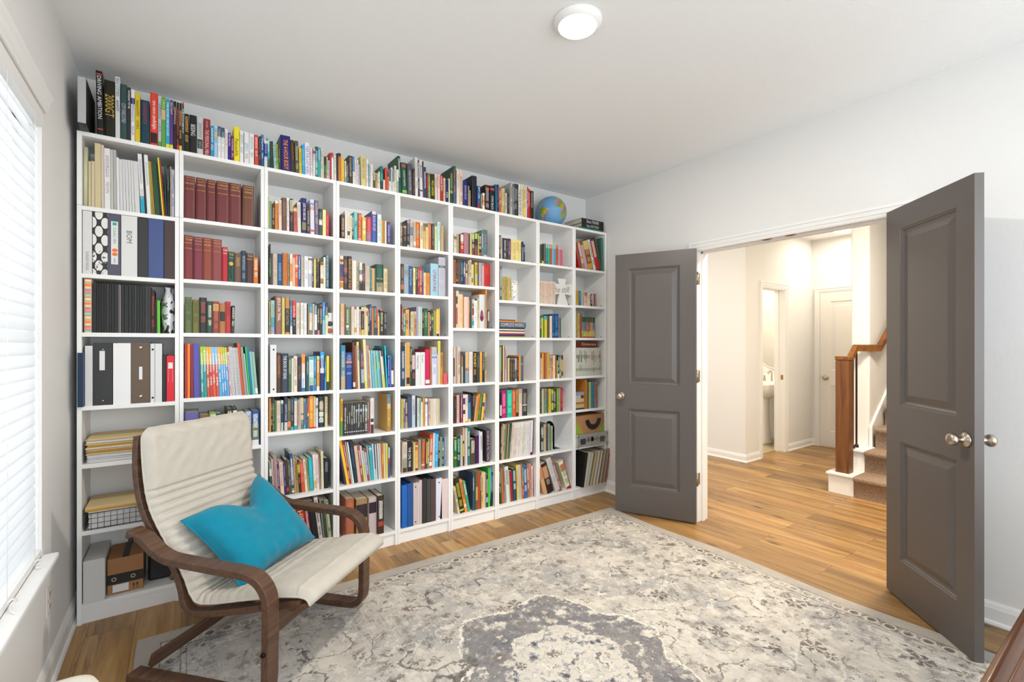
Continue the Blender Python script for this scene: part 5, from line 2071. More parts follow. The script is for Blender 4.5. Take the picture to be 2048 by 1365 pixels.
# ---------------------------------------------------------------- bookcases
X0, CW, D0 = -.4074, .3999, 3.0304     # left side of the first bookcase, width of each, plane of their fronts
SH = {1: [2.013, 1.688, 1.404, 1.049, 0.769, 0.447, 0.098], 2: [2.017, 1.694, 1.408, 1.061, 0.772, 0.449, 0.098], 3: [2.016, 1.692, 1.406, 1.063, 0.836, 0.448, 0.098], 4: [2.014, 1.693, 1.406, 1.061, 0.765, 0.453, 0.098], 5: [2.012, 1.691, 1.405, 1.062, 0.772, 0.468, 0.098], 6: [2.013, 1.787, 1.468, 1.061, 0.77, 0.446, 0.098], 7: [2.012, 1.692, 1.402, 1.054, 0.771, 0.446, 0.098], 8: [2.016, 1.686, 1.403, 1.06, 0.773, 0.448, 0.098], 9: [2.016, 1.69, 1.406, 1.068, 0.774, 0.45, 0.098]}
ORD = ['zeroth', 'first', 'second', 'third', 'fourth', 'fifth', 'sixth', 'seventh', 'eighth', 'ninth', 'tenth', 'eleventh', 'twelfth', 'thirteenth', 'fourteenth', 'fifteenth', 'sixteenth', 'seventeenth', 'eighteenth', 'nineteenth', 'twentieth']
def bookcase(c):
    xa = X0 + CW * (c - 1)
    lab = {1: 'first tall white bookcase from the window, holding binders and notebooks', 2: 'second tall white bookcase from the window, holding the set of red volumes',
           3: 'third tall white bookcase from the window, partly behind the armchair', 4: 'fourth tall white bookcase from the window, with black cases on one shelf',
           5: 'fifth tall white bookcase from the window, in the middle of the row', 6: 'sixth tall white bookcase from the window',
           7: 'seventh tall white bookcase from the window, with white magazines near the bottom', 8: 'eighth tall white bookcase from the window, under the globe',
           9: 'ninth and last tall white bookcase, in the corner beside the grey door'}[c]
    t = empty('bookcase', (xa + CW / 2, D0, 0), lab, 'bookcase', 'row of tall white bookcases')
    def part(mb, name, m='case'):
        o = mb.build(name, m, t); o.location = -Vector(t.location); return o
    g = .0006; p = .018
    for x in (xa + g, xa + CW - g - p):
        bevel(part(MB().box(x, x + p, D0, D0 + .275, 0, 2.0155), 'side_panel'), .0008, 1)
        bevel(part(MB().box(x, x + p, D0, D0 + .275, 2.0167, 2.37), 'extension_side_panel'), .0008, 1)
    part(MB().box(xa + g + p, xa + CW - g - p, D0, D0 + .275, 2.35, 2.37), 'top_board')
    part(MB().box(xa + g + p, xa + CW - g - p, D0 + .268, D0 + .275, .02, 2.35), 'back_panel')
    part(MB().box(xa + g + p, xa + CW - g - p, D0 + .012, D0 + .028, 0, SH[c][6] - .02), 'plinth')
    for i, z in enumerate(SH[c]):
        s = part(MB().box(xa + g + p, xa + CW - g - p, D0, D0 + .266, z - .02, z), 'shelf')
        if i in (0, 1, 2) and c > 2:
            MB().box(xa + CW - g - p - .004, xa + CW - g - p, D0 + .045, D0 + .051, z + .010, z + .016).build('shelf_pin', 'blackmetal', s)
for c in range(1, 10): bookcase(c)

# ---------------------------------------------------------------- colours and words for labels
CN = {'black': '242424', 'charcoal': '3d3d40', 'dark brown': '4a3528', 'brown': '7d5638', 'tan': 'b9976a', 'beige': 'cdbb9c', 'cream': 'e6dcc2', 'white': 'e6e6e6', 'light grey': 'bcbcbc',
      'grey': '888888', 'dark red': '7c2a2a', 'red': 'c22c30', 'coral': 'd8655a', 'orange': 'df7f2e', 'yellow': 'e6c32a', 'mustard': 'bd9438', 'olive green': '7c7c42', 'green': '3f9a44',
      'dark green': '285a40', 'pale green': 'a8c6a0', 'teal': '2a8290', 'turquoise': '4cbcc6', 'light blue': '86b6d2', 'blue': '2f6fb8', 'navy blue': '26335c', 'slate blue': '64789a',
      'purple': '5a3272', 'lilac': 'b09ac0', 'magenta': 'b92570', 'pink': 'dba0aa', 'maroon': '5c2436'}
CNL = [(k, tuple(int(v[i:i + 2], 16) for i in (0, 2, 4))) for k, v in CN.items()]
def cname(c):
    r = tuple(int(x, 16) * 17 for x in c)
    return min(CNL, key=lambda kv: sum(((a - b) * w) ** 2 for a, b, w in zip(kv[1], r, (1, 1.2, .9))))[0]
NOT_IN_LABEL = {'2000GT', 'MONTESSORI', 'JUDE THE OBSCURE', "GALILEO'S WORDS", 'MK', 'JESUS ON TRIAL', 'God Has a Name', 'BEEING', 'Philippines', 'COINS AND', 'ZERO', '1973', 'CITY EXECUTED', 'WHITE MAGE', 'BOM'}

# ---------------------------------------------------------------- one item standing on a shelf
def spine_grid(mb, x0, x1, H, y_off, curve, col, bands, blocks, mark, T, hband=None):
    """front strip: colour bands from the top; blocks carry small print"""
    cuts = {0.0, 1.0}
    for a, b, c in bands: cuts |= {a, b}
    for a, b in blocks: cuts |= {a, b}
    cuts = sorted(cuts)
    w = x1 - x0
    xs = [(x0, y_off + curve), (x0 + w * .2, y_off + curve * .25), (x0 + w * .8, y_off + curve * .25), (x1, y_off + curve)]
    if curve == 0: xs = [(x, y_off) for x, _ in xs]
    for a, b in zip(cuts, cuts[1:]):
        if b - a < 1e-6: continue
        mid = (a + b) / 2; c = col
        for p, q, cc in bands:
            if p <= mid <= q: c = cc
        inb = any(p <= mid <= q for p, q in blocks)
        z0, z1 = H * (1 - b), H * (1 - a)
        for k in range(3):
            (xa, ya), (xb, yb) = xs[k], xs[k + 1]
            pts = [(xa, ya, z0), (xb, yb, z0), (xb, yb, z1), (xa, ya, z1)]
            kk = mark if (inb and k == 1 and mark) else None
            uv = [(xa, z0), (xb, z0), (xb, z1), (xa, z1)]
            mb.quad([tuple(T @ Vector(p)) for p in pts] if T else pts, 0, c, kk, uv)

def autocontrast(col):
    l = sum(int(x, 16) for x in col) / 45
    return '333' if l > .5 else 'ddc'

def item_geometry(w, H, dep, e, rnd, mb, pg, T, ox):
    """cover boards, spine and page block; pages go to pg (may be the same builder)"""
    col = srgb(tone(e['col'])); bands = e['bands']
    soft = e['soft']
    t = .0008 if soft else .0022
    ins = .0004 if soft else .003
    if w < .006: t = min(t, w * .2)
    sc = col
    for a, b, c in bands:
        if (b - a) > .55: sc = c
    if e.get('allover'): sc = bands[0][2]
    mb.box(ox, ox + t, ins * .5, dep, 0, H, 0, sc, T)
    mb.box(ox + w - t, ox + w, ins * .5, dep, 0, H, 0, sc, T)
    mb.box(ox + t, ox + w - t, .0004, t + .001, 0, H, 0, sc, T, skip='f')
    curve = 0 if soft or w < .014 else min(.004, w * .12)
    spine_grid(mb, ox, ox + w, H, -curve * .25 if curve else 0, curve, col, bands, e['blocks'], e['mark'], T)
    pm = srgb(e.get('page', 'd8ceb8'))
    if w > 2 * t + .001:
        pg.box(ox + t, ox + w - t, t + .001, dep - ins * 1.2, ins, H - ins, 0, pm if pg is mb else None, T, skip='f')

KIND = {
    'book': ('book', 'book'), 'cb': ('workbook', 'workbook'), 'roll': ('cardboard_tube', 'tube'), 'folder': ('file_folder', 'folder'), 'mag': ('magazine', 'magazine'),
    'pad': ('writing_pad', 'writing pad'), 'binder': ('ring_binder', 'binder'), 'album': ('photo_album', 'album'), 'notebook': ('notebook', 'notebook'), 'spiral': ('spiral_notebook', 'notebook'),
    'paperbox': ('ring_binder', 'binder'), 'dvd': ('disc_case', 'disc case'), 'record': ('record_sleeve', 'record'), 'case': ('slipcase', 'slipcase')}

def parse():
    rows = []; cur = None
    for ln in DATA.strip().split('\n'):
        if ln[0] == '#':
            c, r = ln[1:].split(); cur = ((0 if c == 'T' else int(c)), int(r), []); rows.append(cur); continue
        t = ln.split()
        e = dict(x=int(t[0]), w=int(t[1]), h=int(t[2]), lean=float(t[3]), sb=int(t[4]), col=t[5], bands=[])
        for a in t[6:]:
            k, v = a.split('=', 1)
            if k == 'b':
                rg, c = v.split(':'); p, q = rg.split('-'); e['bands'].append((float(p), float(q), srgb(tone(c))))
                e.setdefault('bcols', []).append((float(q) - float(p), c))
            else: e[k] = v
        cur[2].append(e)
    return rows
ROWS = parse()
ITEMS = []
for (c, r, L) in ROWS:
    for i, e in enumerate(L):
        e['c'] = c; e['r'] = r; e['n'] = i + 1; e['cnt'] = len(L)
        e['X'] = e['x'] / 1000 - .41; e['W'] = e['w'] / 1000 - .0006; e['H'] = e['h'] / 1000
        e['z'] = 2.37 if c == 0 else SH[c][r - 1]
        e['Y'] = D0 + e['sb'] / 1000
        # position words
        if c == 0:
            bc = max(1, min(9, int((e['X'] - X0) / CW) + 1)); e['bc'] = bc
            e['n'] = sum(1 for q in L[:i + 1] if max(1, min(9, int((q['x'] / 1000 - .41 - X0) / CW) + 1)) == bc)
        else: e['bc'] = c
        e['kind'] = e.get('k', 'book')
        lim = .262 - e['sb'] / 1000
        if e['H'] > (CZ - 2.37 if c == 0 else 1) - .006: e['H'] = CZ - 2.376
        nz = [2.35] + [z - .02 for z in SH[c]] if c else None
        if c:
            top = (2.35 if r == 1 else SH[c][r - 2] - .02) - .002
            a = abs(math.radians(e['lean']))
            e['H'] = min(e['H'], (top - e['z'] - e['W'] * math.sin(a)) / math.cos(a))
        dep = {'binder': .255, 'folder': .235, 'mag': .215, 'record': .30, 'notebook': .20, 'pad': .215, 'album': .24, 'paperbox': .25, 'dvd': .135}.get(e['kind'], .66 * e['H'] + .02)
        if e['sb'] < 0: lim += .0
        e['dep'] = max(.08, min(dep, lim))
        e['soft'] = e['W'] < .020 or e['kind'] in ('folder', 'mag', 'pad', 'cb', 'spiral', 'record', 'notebook')
        e['rnd'] = random.Random(e['x'] * 7 + c * 131 + r * 17)
        rg = e['rnd']
        mk = e.get('m')
        e['mark'] = None; e['blocks'] = []
        if e['kind'] in ('book', 'cb', 'mag', 'dvd') and 'hl' not in e and not e.get('nomark'):
            if mk is None and 't' not in e and rg.random() < .45 and e['W'] > .009: mk = autocontrast(e['col'])
            if mk and ('t' not in e):
                a = .06 + .1 * rg.random(); b = a + .3 + .25 * rg.random()
                e['blocks'] = [(round(a, 3), round(b, 3))]
                if rg.random() < .7: e['blocks'].append((round(min(b + .08, .78), 3), round(min(.96, b + .26), 3)))
            elif mk and 't' in e:
                u1 = float(e.get('u', '.1-.7').split('-')[1])
                if u1 < .8: e['blocks'] = [(u1 + .06, min(.96, u1 + .24))]
            if mk: e['mark'] = srgb(mk)
        ITEMS.append(e)

def where(e):
    o = ORD[e['n']] if e['n'] <= 20 else ORD[20]
    if e['n'] > 20:
        pos = '%s from right' % ORD[max(1, e['cnt'] - e['n'] + 1)] if e['cnt'] - e['n'] + 1 <= 20 else 'far right'
    elif e['n'] == 1: pos = 'leftmost'
    else: pos = '%s from left' % o
    if e['c'] == 0: return '%s on top of the %s bookcase' % (pos, ORD[e['bc']])
    return '%s on %s shelf down of %s bookcase' % (pos, ORD[e['r']], ORD[e['c']])
ROWW = ['', 'one', 'two', 'three', 'four', 'five', 'six', 'seven']
def describe(e):
    name, cat = KIND[e['kind']]
    col = cname(e['col'])
    tw = e.get('t', ':').split(':')[1].replace('_', ' ')
    if tw and tw not in NOT_IN_LABEL:
        s = '%s %s titled %s, %s' % (col, cat, tw, where(e))
        if len(s.split()) > 16: s = '%s titled %s, %s' % (cat, tw, where(e))
        return s if len(s.split()) <= 16 else '%s %s titled %s, on top of the %s bookcase' % (col, cat, tw, ORD[e['bc']])
    sz = ''
    if e['kind'] == 'book':
        if e['W'] > .034: sz = 'thick '
        elif e['W'] < .011: sz = 'thin '
        elif e['H'] > .27: sz = 'tall '
        elif e['H'] < .18: sz = 'short '
    if abs(e['lean']) > 6: sz = 'leaning '
    b = ''
    if e.get('bcols'):
        bc = cname(max(e['bcols'])[1])
        if bc != col: b = ' with %s band' % bc
    s = '%s%s %s%s, %s' % (sz, col, cat, b, where(e))
    if len(s.split()) > 16: s = '%s%s %s, %s' % (sz, col, cat, where(e))
    if len(s.split()) > 16: s = '%s %s, %s' % (col, cat, where(e))
    return s

def standing(e):
    name, cat = KIND[e['kind']]
    a = math.radians(e['lean'])
    ox = 0 if a <= 0 else -e['W']
    mats = 'print'
    mb = MB(); pg = MB()
    k = e['kind']; W, H, dep = e['W'], e['H'], e['dep']
    rz = 0
    org = (e['X'] if a <= 0 else e['X'] + W, e['Y'], e['z'])
    if k == 'roll':
        mb.tube([(ox + W / 2, W / 2, 0), (ox + W / 2, W / 2, H)], W / 2, 20)
        mb.c = [srgb(e['col'])] * len(mb.f)
    elif k == 'notebook':
        # rounded black cover with elastic
        item_geometry(W, H, dep, e, e['rnd'], mb, pg, None, ox)
    elif k in ('binder', 'paperbox'):
        t = .003; col = srgb(e['col'])
        mb.box(ox, ox + t, 0, dep, 0, H, 0, col); mb.box(ox + W - t, ox + W, 0, dep, 0, H, 0, col)
        mb.box(ox + t, ox + W - t, .0002, t, 0, H, 0, col, skip='f')
        spine_grid(mb, ox, ox + W, H, -.001, 0, col, e['bands'], e['blocks'], e['mark'], None)
        pg.box(ox + t + .002, ox + W - t - .004, .012, dep - .02, .012, H - .02)
    elif e.get('p') == 'stripes':
        cs = ['e87', 'fd9', '8cb', 'e9a', 'fb6', 'cd7', 'f66', 'fec', '7bc', 'fa5']
        e['bands'] = [(i / 44, (i + 1) / 44, srgb(cs[(i * 7 + i // 3) % 10])) for i in range(44)]
        item_geometry(W, H, dep, e, e['rnd'], mb, pg, None, ox)
    else:
        item_geometry(W, H, dep, e, e['rnd'], mb, pg, None, ox)
    mat0 = 'damask' if e.get('p') == 'damask' else mats
    if e.get('p') == 'damask':
        for i, c in enumerate(mb.c): mb.c[i] = c or (1, 1, 1, 1)
    o = mb.build(name, mat0)
    o.location = org; o.rotation_euler = (0, a, 0)
    grp = None
    if k == 'dvd': grp = 'black disc cases on the fourth bookcase'
    elif k == 'notebook': grp = 'black notebooks on the first bookcase'
    elif k == 'mag' and e['c'] == 7: grp = 'magazines near the bottom of the seventh bookcase'
    elif k == 'mag' and e['c'] == 9: grp = 'pale magazines under the dictionary'
    elif k == 'record': grp = 'record sleeves at the bottom of the last bookcase'
    elif k == 'cb': grp = 'matching coloured workbooks'
    elif k == 'binder': grp = 'ring binders in the bookcases'
    elif k == 'folder': grp = 'file folders in the bookcases'
    elif k == 'pad': grp = 'writing pads on the first bookcase'
    elif k == 'book': grp = 'books on top of the bookcases' if e['c'] == 0 else 'books on the shelves of the %s bookcase' % ORD[e['c']]
    lab = describe(e)
    tag(o, lab, cat, grp)
    if pg.v:
        pg.build('page_block' if k not in ('binder', 'paperbox') else 'ring_pages', 'page' if k != 'binder' else 'paper', o)
    ins = -.0016 if (W >= .014 and not e['soft']) or k in ('binder', 'paperbox') else -.0006
    if 't' in e:
        c, s = e['t'].split(':'); s = s.replace('_', ' ')
        u0, u1 = (float(v) for v in e.get('u', '.08-.75').split('-'))
        frac = float(e.get('tw', .62))
        Tm = frame((ox + W / 2, ins, H * (1 - (u0 + u1) / 2)), (0, 0, -1), (1, 0, 0))
        text_mesh('title', s, textmat(c), Tm, o, H * (u1 - u0), W * frac, maxstretch=1.7)
    if 'hl' in e and ('|' in e['hl'] or e['hl'] not in ('*', 'Josh_Kaufman')) :
        c = e.get('h2', 'd8b060' if e['c'] == 2 else 'ddd')
        lines = e['hl'].split('|'); n = len(lines)
        for i, s in enumerate(lines):
            hh = .010
            z = H * (.90 if e['col'] != '77b' else .72) - i * .017 - (.012 if i == n - 1 and n > 2 else 0)
            Tm = frame((ox + W / 2, ins, z), (1, 0, 0), (0, 0, 1))
            text_mesh('gilt_lettering', s.replace('_', ' '), textmat(c), Tm, o, W * .78, hh if i < n - 1 or n < 3 else .006, maxstretch=1.2)
        if e['c'] == 2 and e['r'] < 3 and n > 1:
            MB().box(ox + W * .12, ox + W * .88, ins - .0002, ins, H * .955, H * .962).build('gilt_rule', textmat('d8b060'), o)
    if e.get('hl') == '*' and e['c'] == 4:   # tall blue handbook: stacked small lines
        for i, s in enumerate(('THE', 'COMPLETE', 'BOOK OF', 'HOME', 'SCHOOL', 'HANDBOOK', 'FOR THE', 'WHOLE', 'FAMILY')):
            z = H * (.92 - i * .035 - (.10 if i > 4 else 0) - (.12 if i > 6 else 0))
            text_mesh('title', s, textmat('ddd'), frame((ox + W / 2, ins, z), (1, 0, 0), (0, 0, 1)), o, W * .7, .0065, maxstretch=1)
    if e.get('hl') == 'Josh_Kaufman':
        text_mesh('author', 'Josh Kaufman', textmat('dcc'), frame((ox + W / 2, ins, H * .85), (0, 0, -1), (1, 0, 0)), o, H * .18, W * .4)
    q = e.get('q')
    def plate(x0, x1, u0, u1, m, nm='label', dy=.0):
        b = MB().box(ox + W * x0, ox + W * x1, -.0022 - dy, -.0012, H * (1 - u1), H * (1 - u0))
        return b.build(nm, m, o)
    if q == 'label':
        pl = plate(.24, .80, .12, .82, 'paper')
        y = -.0026
        text_mesh('print', 'DURABLE', textmat('4a4'), frame((ox + W * .52, y, H * .70), (0, 0, -1), (1, 0, 0)), pl, H * .16, W * .26)
        text_mesh('print', 'VIEW', textmat('667'), frame((ox + W * .52, y, H * .56), (0, 0, -1), (1, 0, 0)), pl, H * .09, W * .24)
        MB().box(ox + W * .36, ox + W * .68, y, -.0022, H * .815, H * .865).build('print', textmat('2a9'), pl)
        for uz in (.41, .345):
            mm = MB(); mm.quad([(ox + W * .54 + .011 * math.cos(t), y, H * uz + .009 * math.sin(t)) for t in [2 * PI * j / 20 for j in range(20)]]); mm.build('print', textmat('e73'), pl)
        text_mesh('print', 'WHITE', textmat('444'), frame((ox + W * .52, y, H * .24), (0, 0, -1), (1, 0, 0)), pl, H * .08, W * .2)
    elif q == 'white':
        pl = plate(.32, .60, .13, .44, 'paper')
        for j in range(7): MB().box(ox + W * .38, ox + W * (.50 + .06 * (j % 3) * .5), -.0025, -.0022, H * (.83 - j * .037), H * (.838 - j * .037)).build('print', textmat('999'), pl) if j < 0 else None
        for uz in (.10, .92): plate(.46, .54, uz, uz + .012, 'nickel', 'rivet')
    elif q == 'small':
        plate(.42, .60, .40, .61, 'paper')
        for uz in (.085, .89):
            MB().lathe([(.0095, 0), (.009, .002), (.004, .004), (.0005, .004)], 16, T=Matrix.Translation((ox + W / 2, -.001, H * (1 - uz))) @ Matrix.Rotation(PI / 2, 4, 'X')).build('rivet', 'nickel', o)
    elif q == 'rings':
        for uz in (.10, .92):
            MB().lathe([(.005, 0), (.0045, .001), (.0005, .001)], 14, T=Matrix.Translation((ox + W * .55, -.001, H * (1 - uz))) @ Matrix.Rotation(PI / 2, 4, 'X')).build('rivet', 'blackmetal', o)
    elif q == 'red':
        plate(.20, .80, .15, .28, 'paper'); plate(.22, .24, .28, .58, 'paper', 'sleeve_edge'); plate(.76, .78, .28, .58, 'paper', 'sleeve_edge')
    if e.get('p') == 'flower':
        mm = MB(); mm.quad([(ox + W / 2 + W * .36 * math.cos(t), -.0025, H * .60 + W * .36 * math.sin(t)) for t in [2 * PI * j / 20 for j in range(20)]]); mm.build('gilt_flower', textmat('dca93a'), o)
        MB().tube([(ox + W / 2, -.002, H * .52), (ox + W * .4, -.002, H * .35), (ox + W * .55, -.002, H * .1)], .0015, 5).build('flower_stem', textmat('1c3020'), o)
    if e.get('p') == 'figure':
        mm = MB(); yy = -.0008
        # dark red fruit shape on the pale cover
        pts = []
        for j in range(28):
            t = 2 * PI * j / 28; rr_ = 1 + .25 * max(0, math.sin(t)) ** 3
            pts.append((ox + W * .45 + W * .36 * math.cos(t) * (1 if math.sin(t) < 0 else .8), yy, H * .36 + H * .15 * math.sin(t) * rr_))
        mm.quad(pts); mm.build('cover_picture', textmat('6b1f3a'), o)
        mm = MB(); mm.quad([(x * .45 + (ox + W * .47) * .55, yy - .0003, z * .4 + H * .43 * .6) for x, y, z in pts]); mm.build('cover_picture', textmat('c0306e'), o)
    if k == 'spiral':
        mm = MB(); n = int(H / .0085)
        for j in range(n):
            z = .006 + j * .0085
            mm.tube([(ox + W * .12, -.001, z), (ox + W * .5, -.0045, z + .002), (ox + W * .88, -.001, z + .003)], .0009, 4, cap=False)
        mm.build('wire_binding', 'blackmetal', o)
    if k == 'dvd':
        MB().box(ox + W * .15, ox + W * .85, -.0012, -.0006, H * .09, H * .115).build('print', textmat('dde'), o)
        MB().box(ox + W * .30, ox + W * .55, -.0012, -.0006, H * (.36), H * (.36 + .12 + .12 * (e['n'] % 3))).build('print', textmat('bbb'), o)
        if e['n'] > 7: MB().box(ox + W * .15, ox + W * .85, -.0012, -.0006, H * .70, H * .78).build('print', textmat('bcd'), o)
    return o

books = [e for e in ITEMS if e['kind'] == 'book']
def vis(e):
    d = e['X'] * math.sin(TH) + e['Y'] * math.cos(TH)
    hid = 1
    if e['c'] == 3 and e['r'] == 7: hid = .4
    return e['W'] * e['H'] / d ** 2 * hid * (1.6 if 't' in e else 1)
books.sort(key=vis, reverse=True)
LIMIT = 300
for e in books[LIMIT:]: e['stuff'] = True
used = {}
for e in ITEMS:
    if e.get('stuff'): continue
    standing(e)
mb = MB()
for e in books[LIMIT:]:
    a = math.radians(e['lean'])
    T = Matrix.Translation((e['X'] if a <= 0 else e['X'] + e['W'], e['Y'], e['z'])) @ Matrix.Rotation(a, 4, 'Y')
    item_geometry(e['W'], e['H'], e['dep'], e, e['rnd'], mb, mb, T, 0 if a <= 0 else -e['W'])
tag(mb.build('book', 'print'), 'the many smaller books filling the remaining gaps on the bookcase shelves', 'book', 'smaller books on the shelves', 'stuff')

# ---------------------------------------------------------------- things lying on the shelves
def PX(v): return v - .41       # shelf measure -> world x
def solid(name, label, cat, x0, x1, y0, y1, z0, z1, m, rz=0, bev=.002, group=None):
    cx, cy = (x0 + x1) / 2, (y0 + y1) / 2
    o = MB().box(x0 - cx, x1 - cx, y0 - cy, y1 - cy, 0, z1 - z0).build(name, m)
    o.location = (cx, cy, z0); o.rotation_euler = (0, 0, rz)
    if bev: bevel(o, bev)
    return tag(o, label, cat, group)
def lying_book(label, x0, x1, dep, y0, z0, th, col, title=None, tc='ddd', ty=.5, group='books lying flat', pages_left=False, rz=0, tw=.7, right_end=False):
    """a book on its side: spine to the front, page block showing at the ends"""
    t = .0022 if th > .012 else .0008
    o = MB()
    c = srgb(tone(col))
    o.box(x0, x1, 0, dep, 0, t, 0, c).box(x0, x1, 0, dep, th - t, th, 0, c).box(x0, x1, 0, t, t, th - t, 0, c)
    b = o.build('book', 'print'); b.location = (0, y0, z0); tag(b, label, 'book', group)
    MB().box(x0 + .003, x1 - .003, t, dep - .003, t, th - t).build('page_block', 'page', b)
    if title:
        text_mesh('title', title, textmat(tc), frame(((x0 + x1) / 2 if ty == .5 else x0 + (x1 - x0) * ty, -.0006, th / 2), (1, 0, 0), (0, 0, 1)), b, (x1 - x0) * tw, th * .62, maxstretch=1.6)
    return b
Y = D0
# leftmost on top: slim box with pale front, hanging out over the edge
o = solid('display_box', 'black box with a pale front, overhanging the top of the first bookcase', 'box', -.390, -.360, 2.925, 3.20, 2.3705, 2.586, 'black')
MB().box(-.0145, .0145, -.1395, -.1376, .002, .2135).build('front_label', textmat('b4b7b6'), o)

# first bookcase: paper stacks
z = SH[1][4] + .0005
for i, (w_, tk, m, lab) in enumerate((
        (.27, .038, 'paper', 'thick stack of loose white papers at the bottom of the paper pile'),
        (.275, .010, 'manila', 'lowest manila envelope above the white papers'),
        (.27, .007, 'yellowenv', 'orange envelope above the lowest manila envelope'),
        (.272, .011, 'manila', 'manila envelope in the middle of the paper pile'),
        (.268, .006, 'paper', 'thin sheaf of white paper in the middle of the paper pile'),
        (.276, .008, 'yellowenv', 'orange envelope in the upper part of the paper pile'),
        (.27, .012, 'manila', 'fat manila folder in the upper part of the paper pile'),
        (.268, .008, 'paper', 'white papers directly below the topmost folder of the pile'),
        (.28, .012, 'manila', 'topmost manila folder lying on the paper pile'))):
    mb = MB(); n = max(2, int(tk / .0022)); rg = random.Random(i)
    for k in range(n):
        dx = rg.uniform(-.006, .006); dy = rg.uniform(-.005, .005)
        mb.box(dx, w_ + dx, dy, .225 + dy, k * tk / n, (k + .82) * tk / n)
    name = {'paper': 'paper_stack', 'manila': 'manila_folder', 'yellowenv': 'manila_envelope'}[m]
    o = mb.build(name, m); o.location = (PX(.036) + rg.uniform(-.001, .004), Y + .016, z); o.rotation_euler = (0, 0, rg.uniform(.0, .03))
    tag(o, lab, {'paper': 'paper stack', 'manila': 'folder', 'yellowenv': 'envelope'}[m], 'papers piled on the fifth shelf row of the first bookcase')
    z += tk + .0006
# wire basket with papers
z = SH[1][5] + .0005
t = empty('wire_basket', (PX(.19), Y + .13, z), 'grey wire letter basket full of papers in the first bookcase', 'basket')
mb = MB(); bx0, bx1, by0, by1 = PX(.030), PX(.345), Y + .004, Y + .245
for zz in (z + .003, z + .030, z + .055, z + .080):
    r = .0022 if zz > z + .07 else .0013
    mb.tube([(bx0, by0, zz), (bx1, by0, zz), (bx1, by1, zz), (bx0, by1, zz)], r, 6, closed=True)
P(t, mb, 'horizontal_wires', 'steel')
mb = MB()
for k in range(14):
    x = bx0 + (bx1 - bx0) * k / 13
    mb.tube([(x, by0, z + .08), (x, by0, z + .002), (x, by1, z + .002), (x, by1, z + .08)], .0011, 5)
for k in range(1, 9):
    y = by0 + (by1 - by0) * k / 9
    for x in (bx0, bx1): mb.tube([(x, y, z + .003), (x, y, z + .08)], .0011, 5)
P(t, mb, 'upright_wires', 'steel')
zz = z + .005
for i, (tk, m, lab, name, cat) in enumerate(((.070, 'paper', 'stack of white papers inside the wire basket', 'paper_stack', 'paper stack'), (.010, 'paper', 'thin white papers on top inside the wire basket', 'paper_stack', 'paper stack'),
        (.010, 'yellowenv', 'yellow envelope lying on the wire basket', 'manila_envelope', 'envelope'), (.014, 'manila', 'manila folder topmost on the wire basket', 'manila_folder', 'folder'))):
    mb = MB(); n = max(2, int(tk / .003)); rg = random.Random(40 + i)
    for k in range(n):
        dx = rg.uniform(-.003, .003)
        mb.box(dx, .285 + dx, 0, .222, k * tk / n, (k + .85) * tk / n)
    o = mb.build(name, m); o.location = (PX(.045) - (.012 if i > 1 else 0), Y + .012, zz); tag(o, lab, cat, 'papers in the wire basket'); zz += tk + .0006
# boxes at the bottom
z = SH[1][6] + .0005
solid('white_carton', 'slim white carton standing on the bottom shelf beside the cardboard box', 'box', PX(.026), PX(.106), Y - .006, Y + .25, z, z + .205, 'whitebox', 0, .002)
cb = solid('cardboard_box', 'brown cardboard box with black printed tape on the bottom shelf', 'box', PX(.111), PX(.252), Y + .03, Y + .25, z, z + .178, 'card')
hw, hd = .0705, .11
MB().box(-hw - .0006, hw + .0006, -hd - .0008, -hd + .02, .050, .100).build('printed_tape', 'blacktape', cb)
MB().box(-.014, .014, -hd, hd, .178, .1785).build('flap_seam', 'blacktape', cb)
MB().box(-.05, .012, -hd - .0014, -hd, .010, .046).build('shipping_label', 'paper', cb)
for dx in (-.045, .03):
    mm = MB(); mm.tube([(dx + .008 * math.cos(a), -hd - .0012, .075 + .008 * math.sin(a)) for a in [2 * PI * j / 16 for j in range(16)]], .0022, 5, closed=True); mm.build('tape_print', textmat('cb9'), cb)
for dx in (.032, .046):
    MB().quad([(dx - .006, -hd - .001, .028), (dx + .006, -hd - .001, .028), (dx, -hd - .001, .040)]).box(dx - .0015, dx + .0015, -hd - .0012, -hd, .012, .03).build('arrow_print', 'blacktape', cb)
solid('black_case', 'black case at the back of the bottom shelf, right of the cardboard box', 'case', PX(.268), PX(.385), Y + .09, Y + .25, z, z + .135, 'black', 0, .012)
# crumpled plastic bag among the notebooks
rg = random.Random(3); rows = []
zb = SH[1][2]
for i in range(9):
    v = i / 8; row = []
    for j in range(20):
        a = 2 * PI * j / 20
        rx = .031 * (1 - .15 * abs(v - .5)) * (1 + .12 * math.sin(3 * a + i)); ry = .055 * (1 + .12 * math.sin(4 * a + 2 * i))
        if v > .85: rx *= .75; ry *= .7
        row.append((PX(.357) + rx * math.cos(a) * (1 if i not in (0,) else .8), Y + .075 + ry * math.sin(a), zb + .002 + v * .24 + .004 * math.sin(a * 5)))
    rows.append(row)
m = MB().grid(rows, closed_v=True); m.quad(rows[0][::-1]); m.quad(rows[-1])
bg_, nt, b = new_mat('printed_plastic_bag')
tc = N(nt, 'ShaderNodeTexCoord'); nn = noise(nt, tc.outputs['Object'], 22, 2, .5)
nt.links.new(ramp(nt, nn, [(.40, '2c2c30'), (.44, 'dcdcde'), (.60, 'e8e8ea'), (.64, '77787c')], 'CONSTANT'), b.inputs['Base Color']); b.inputs['Roughness'].default_value = .25
M['bagprint'] = bg_
tag(m.build('plastic_bag', 'bagprint'), 'crumpled clear bag of printed white cloth beside the black notebooks', 'bag')

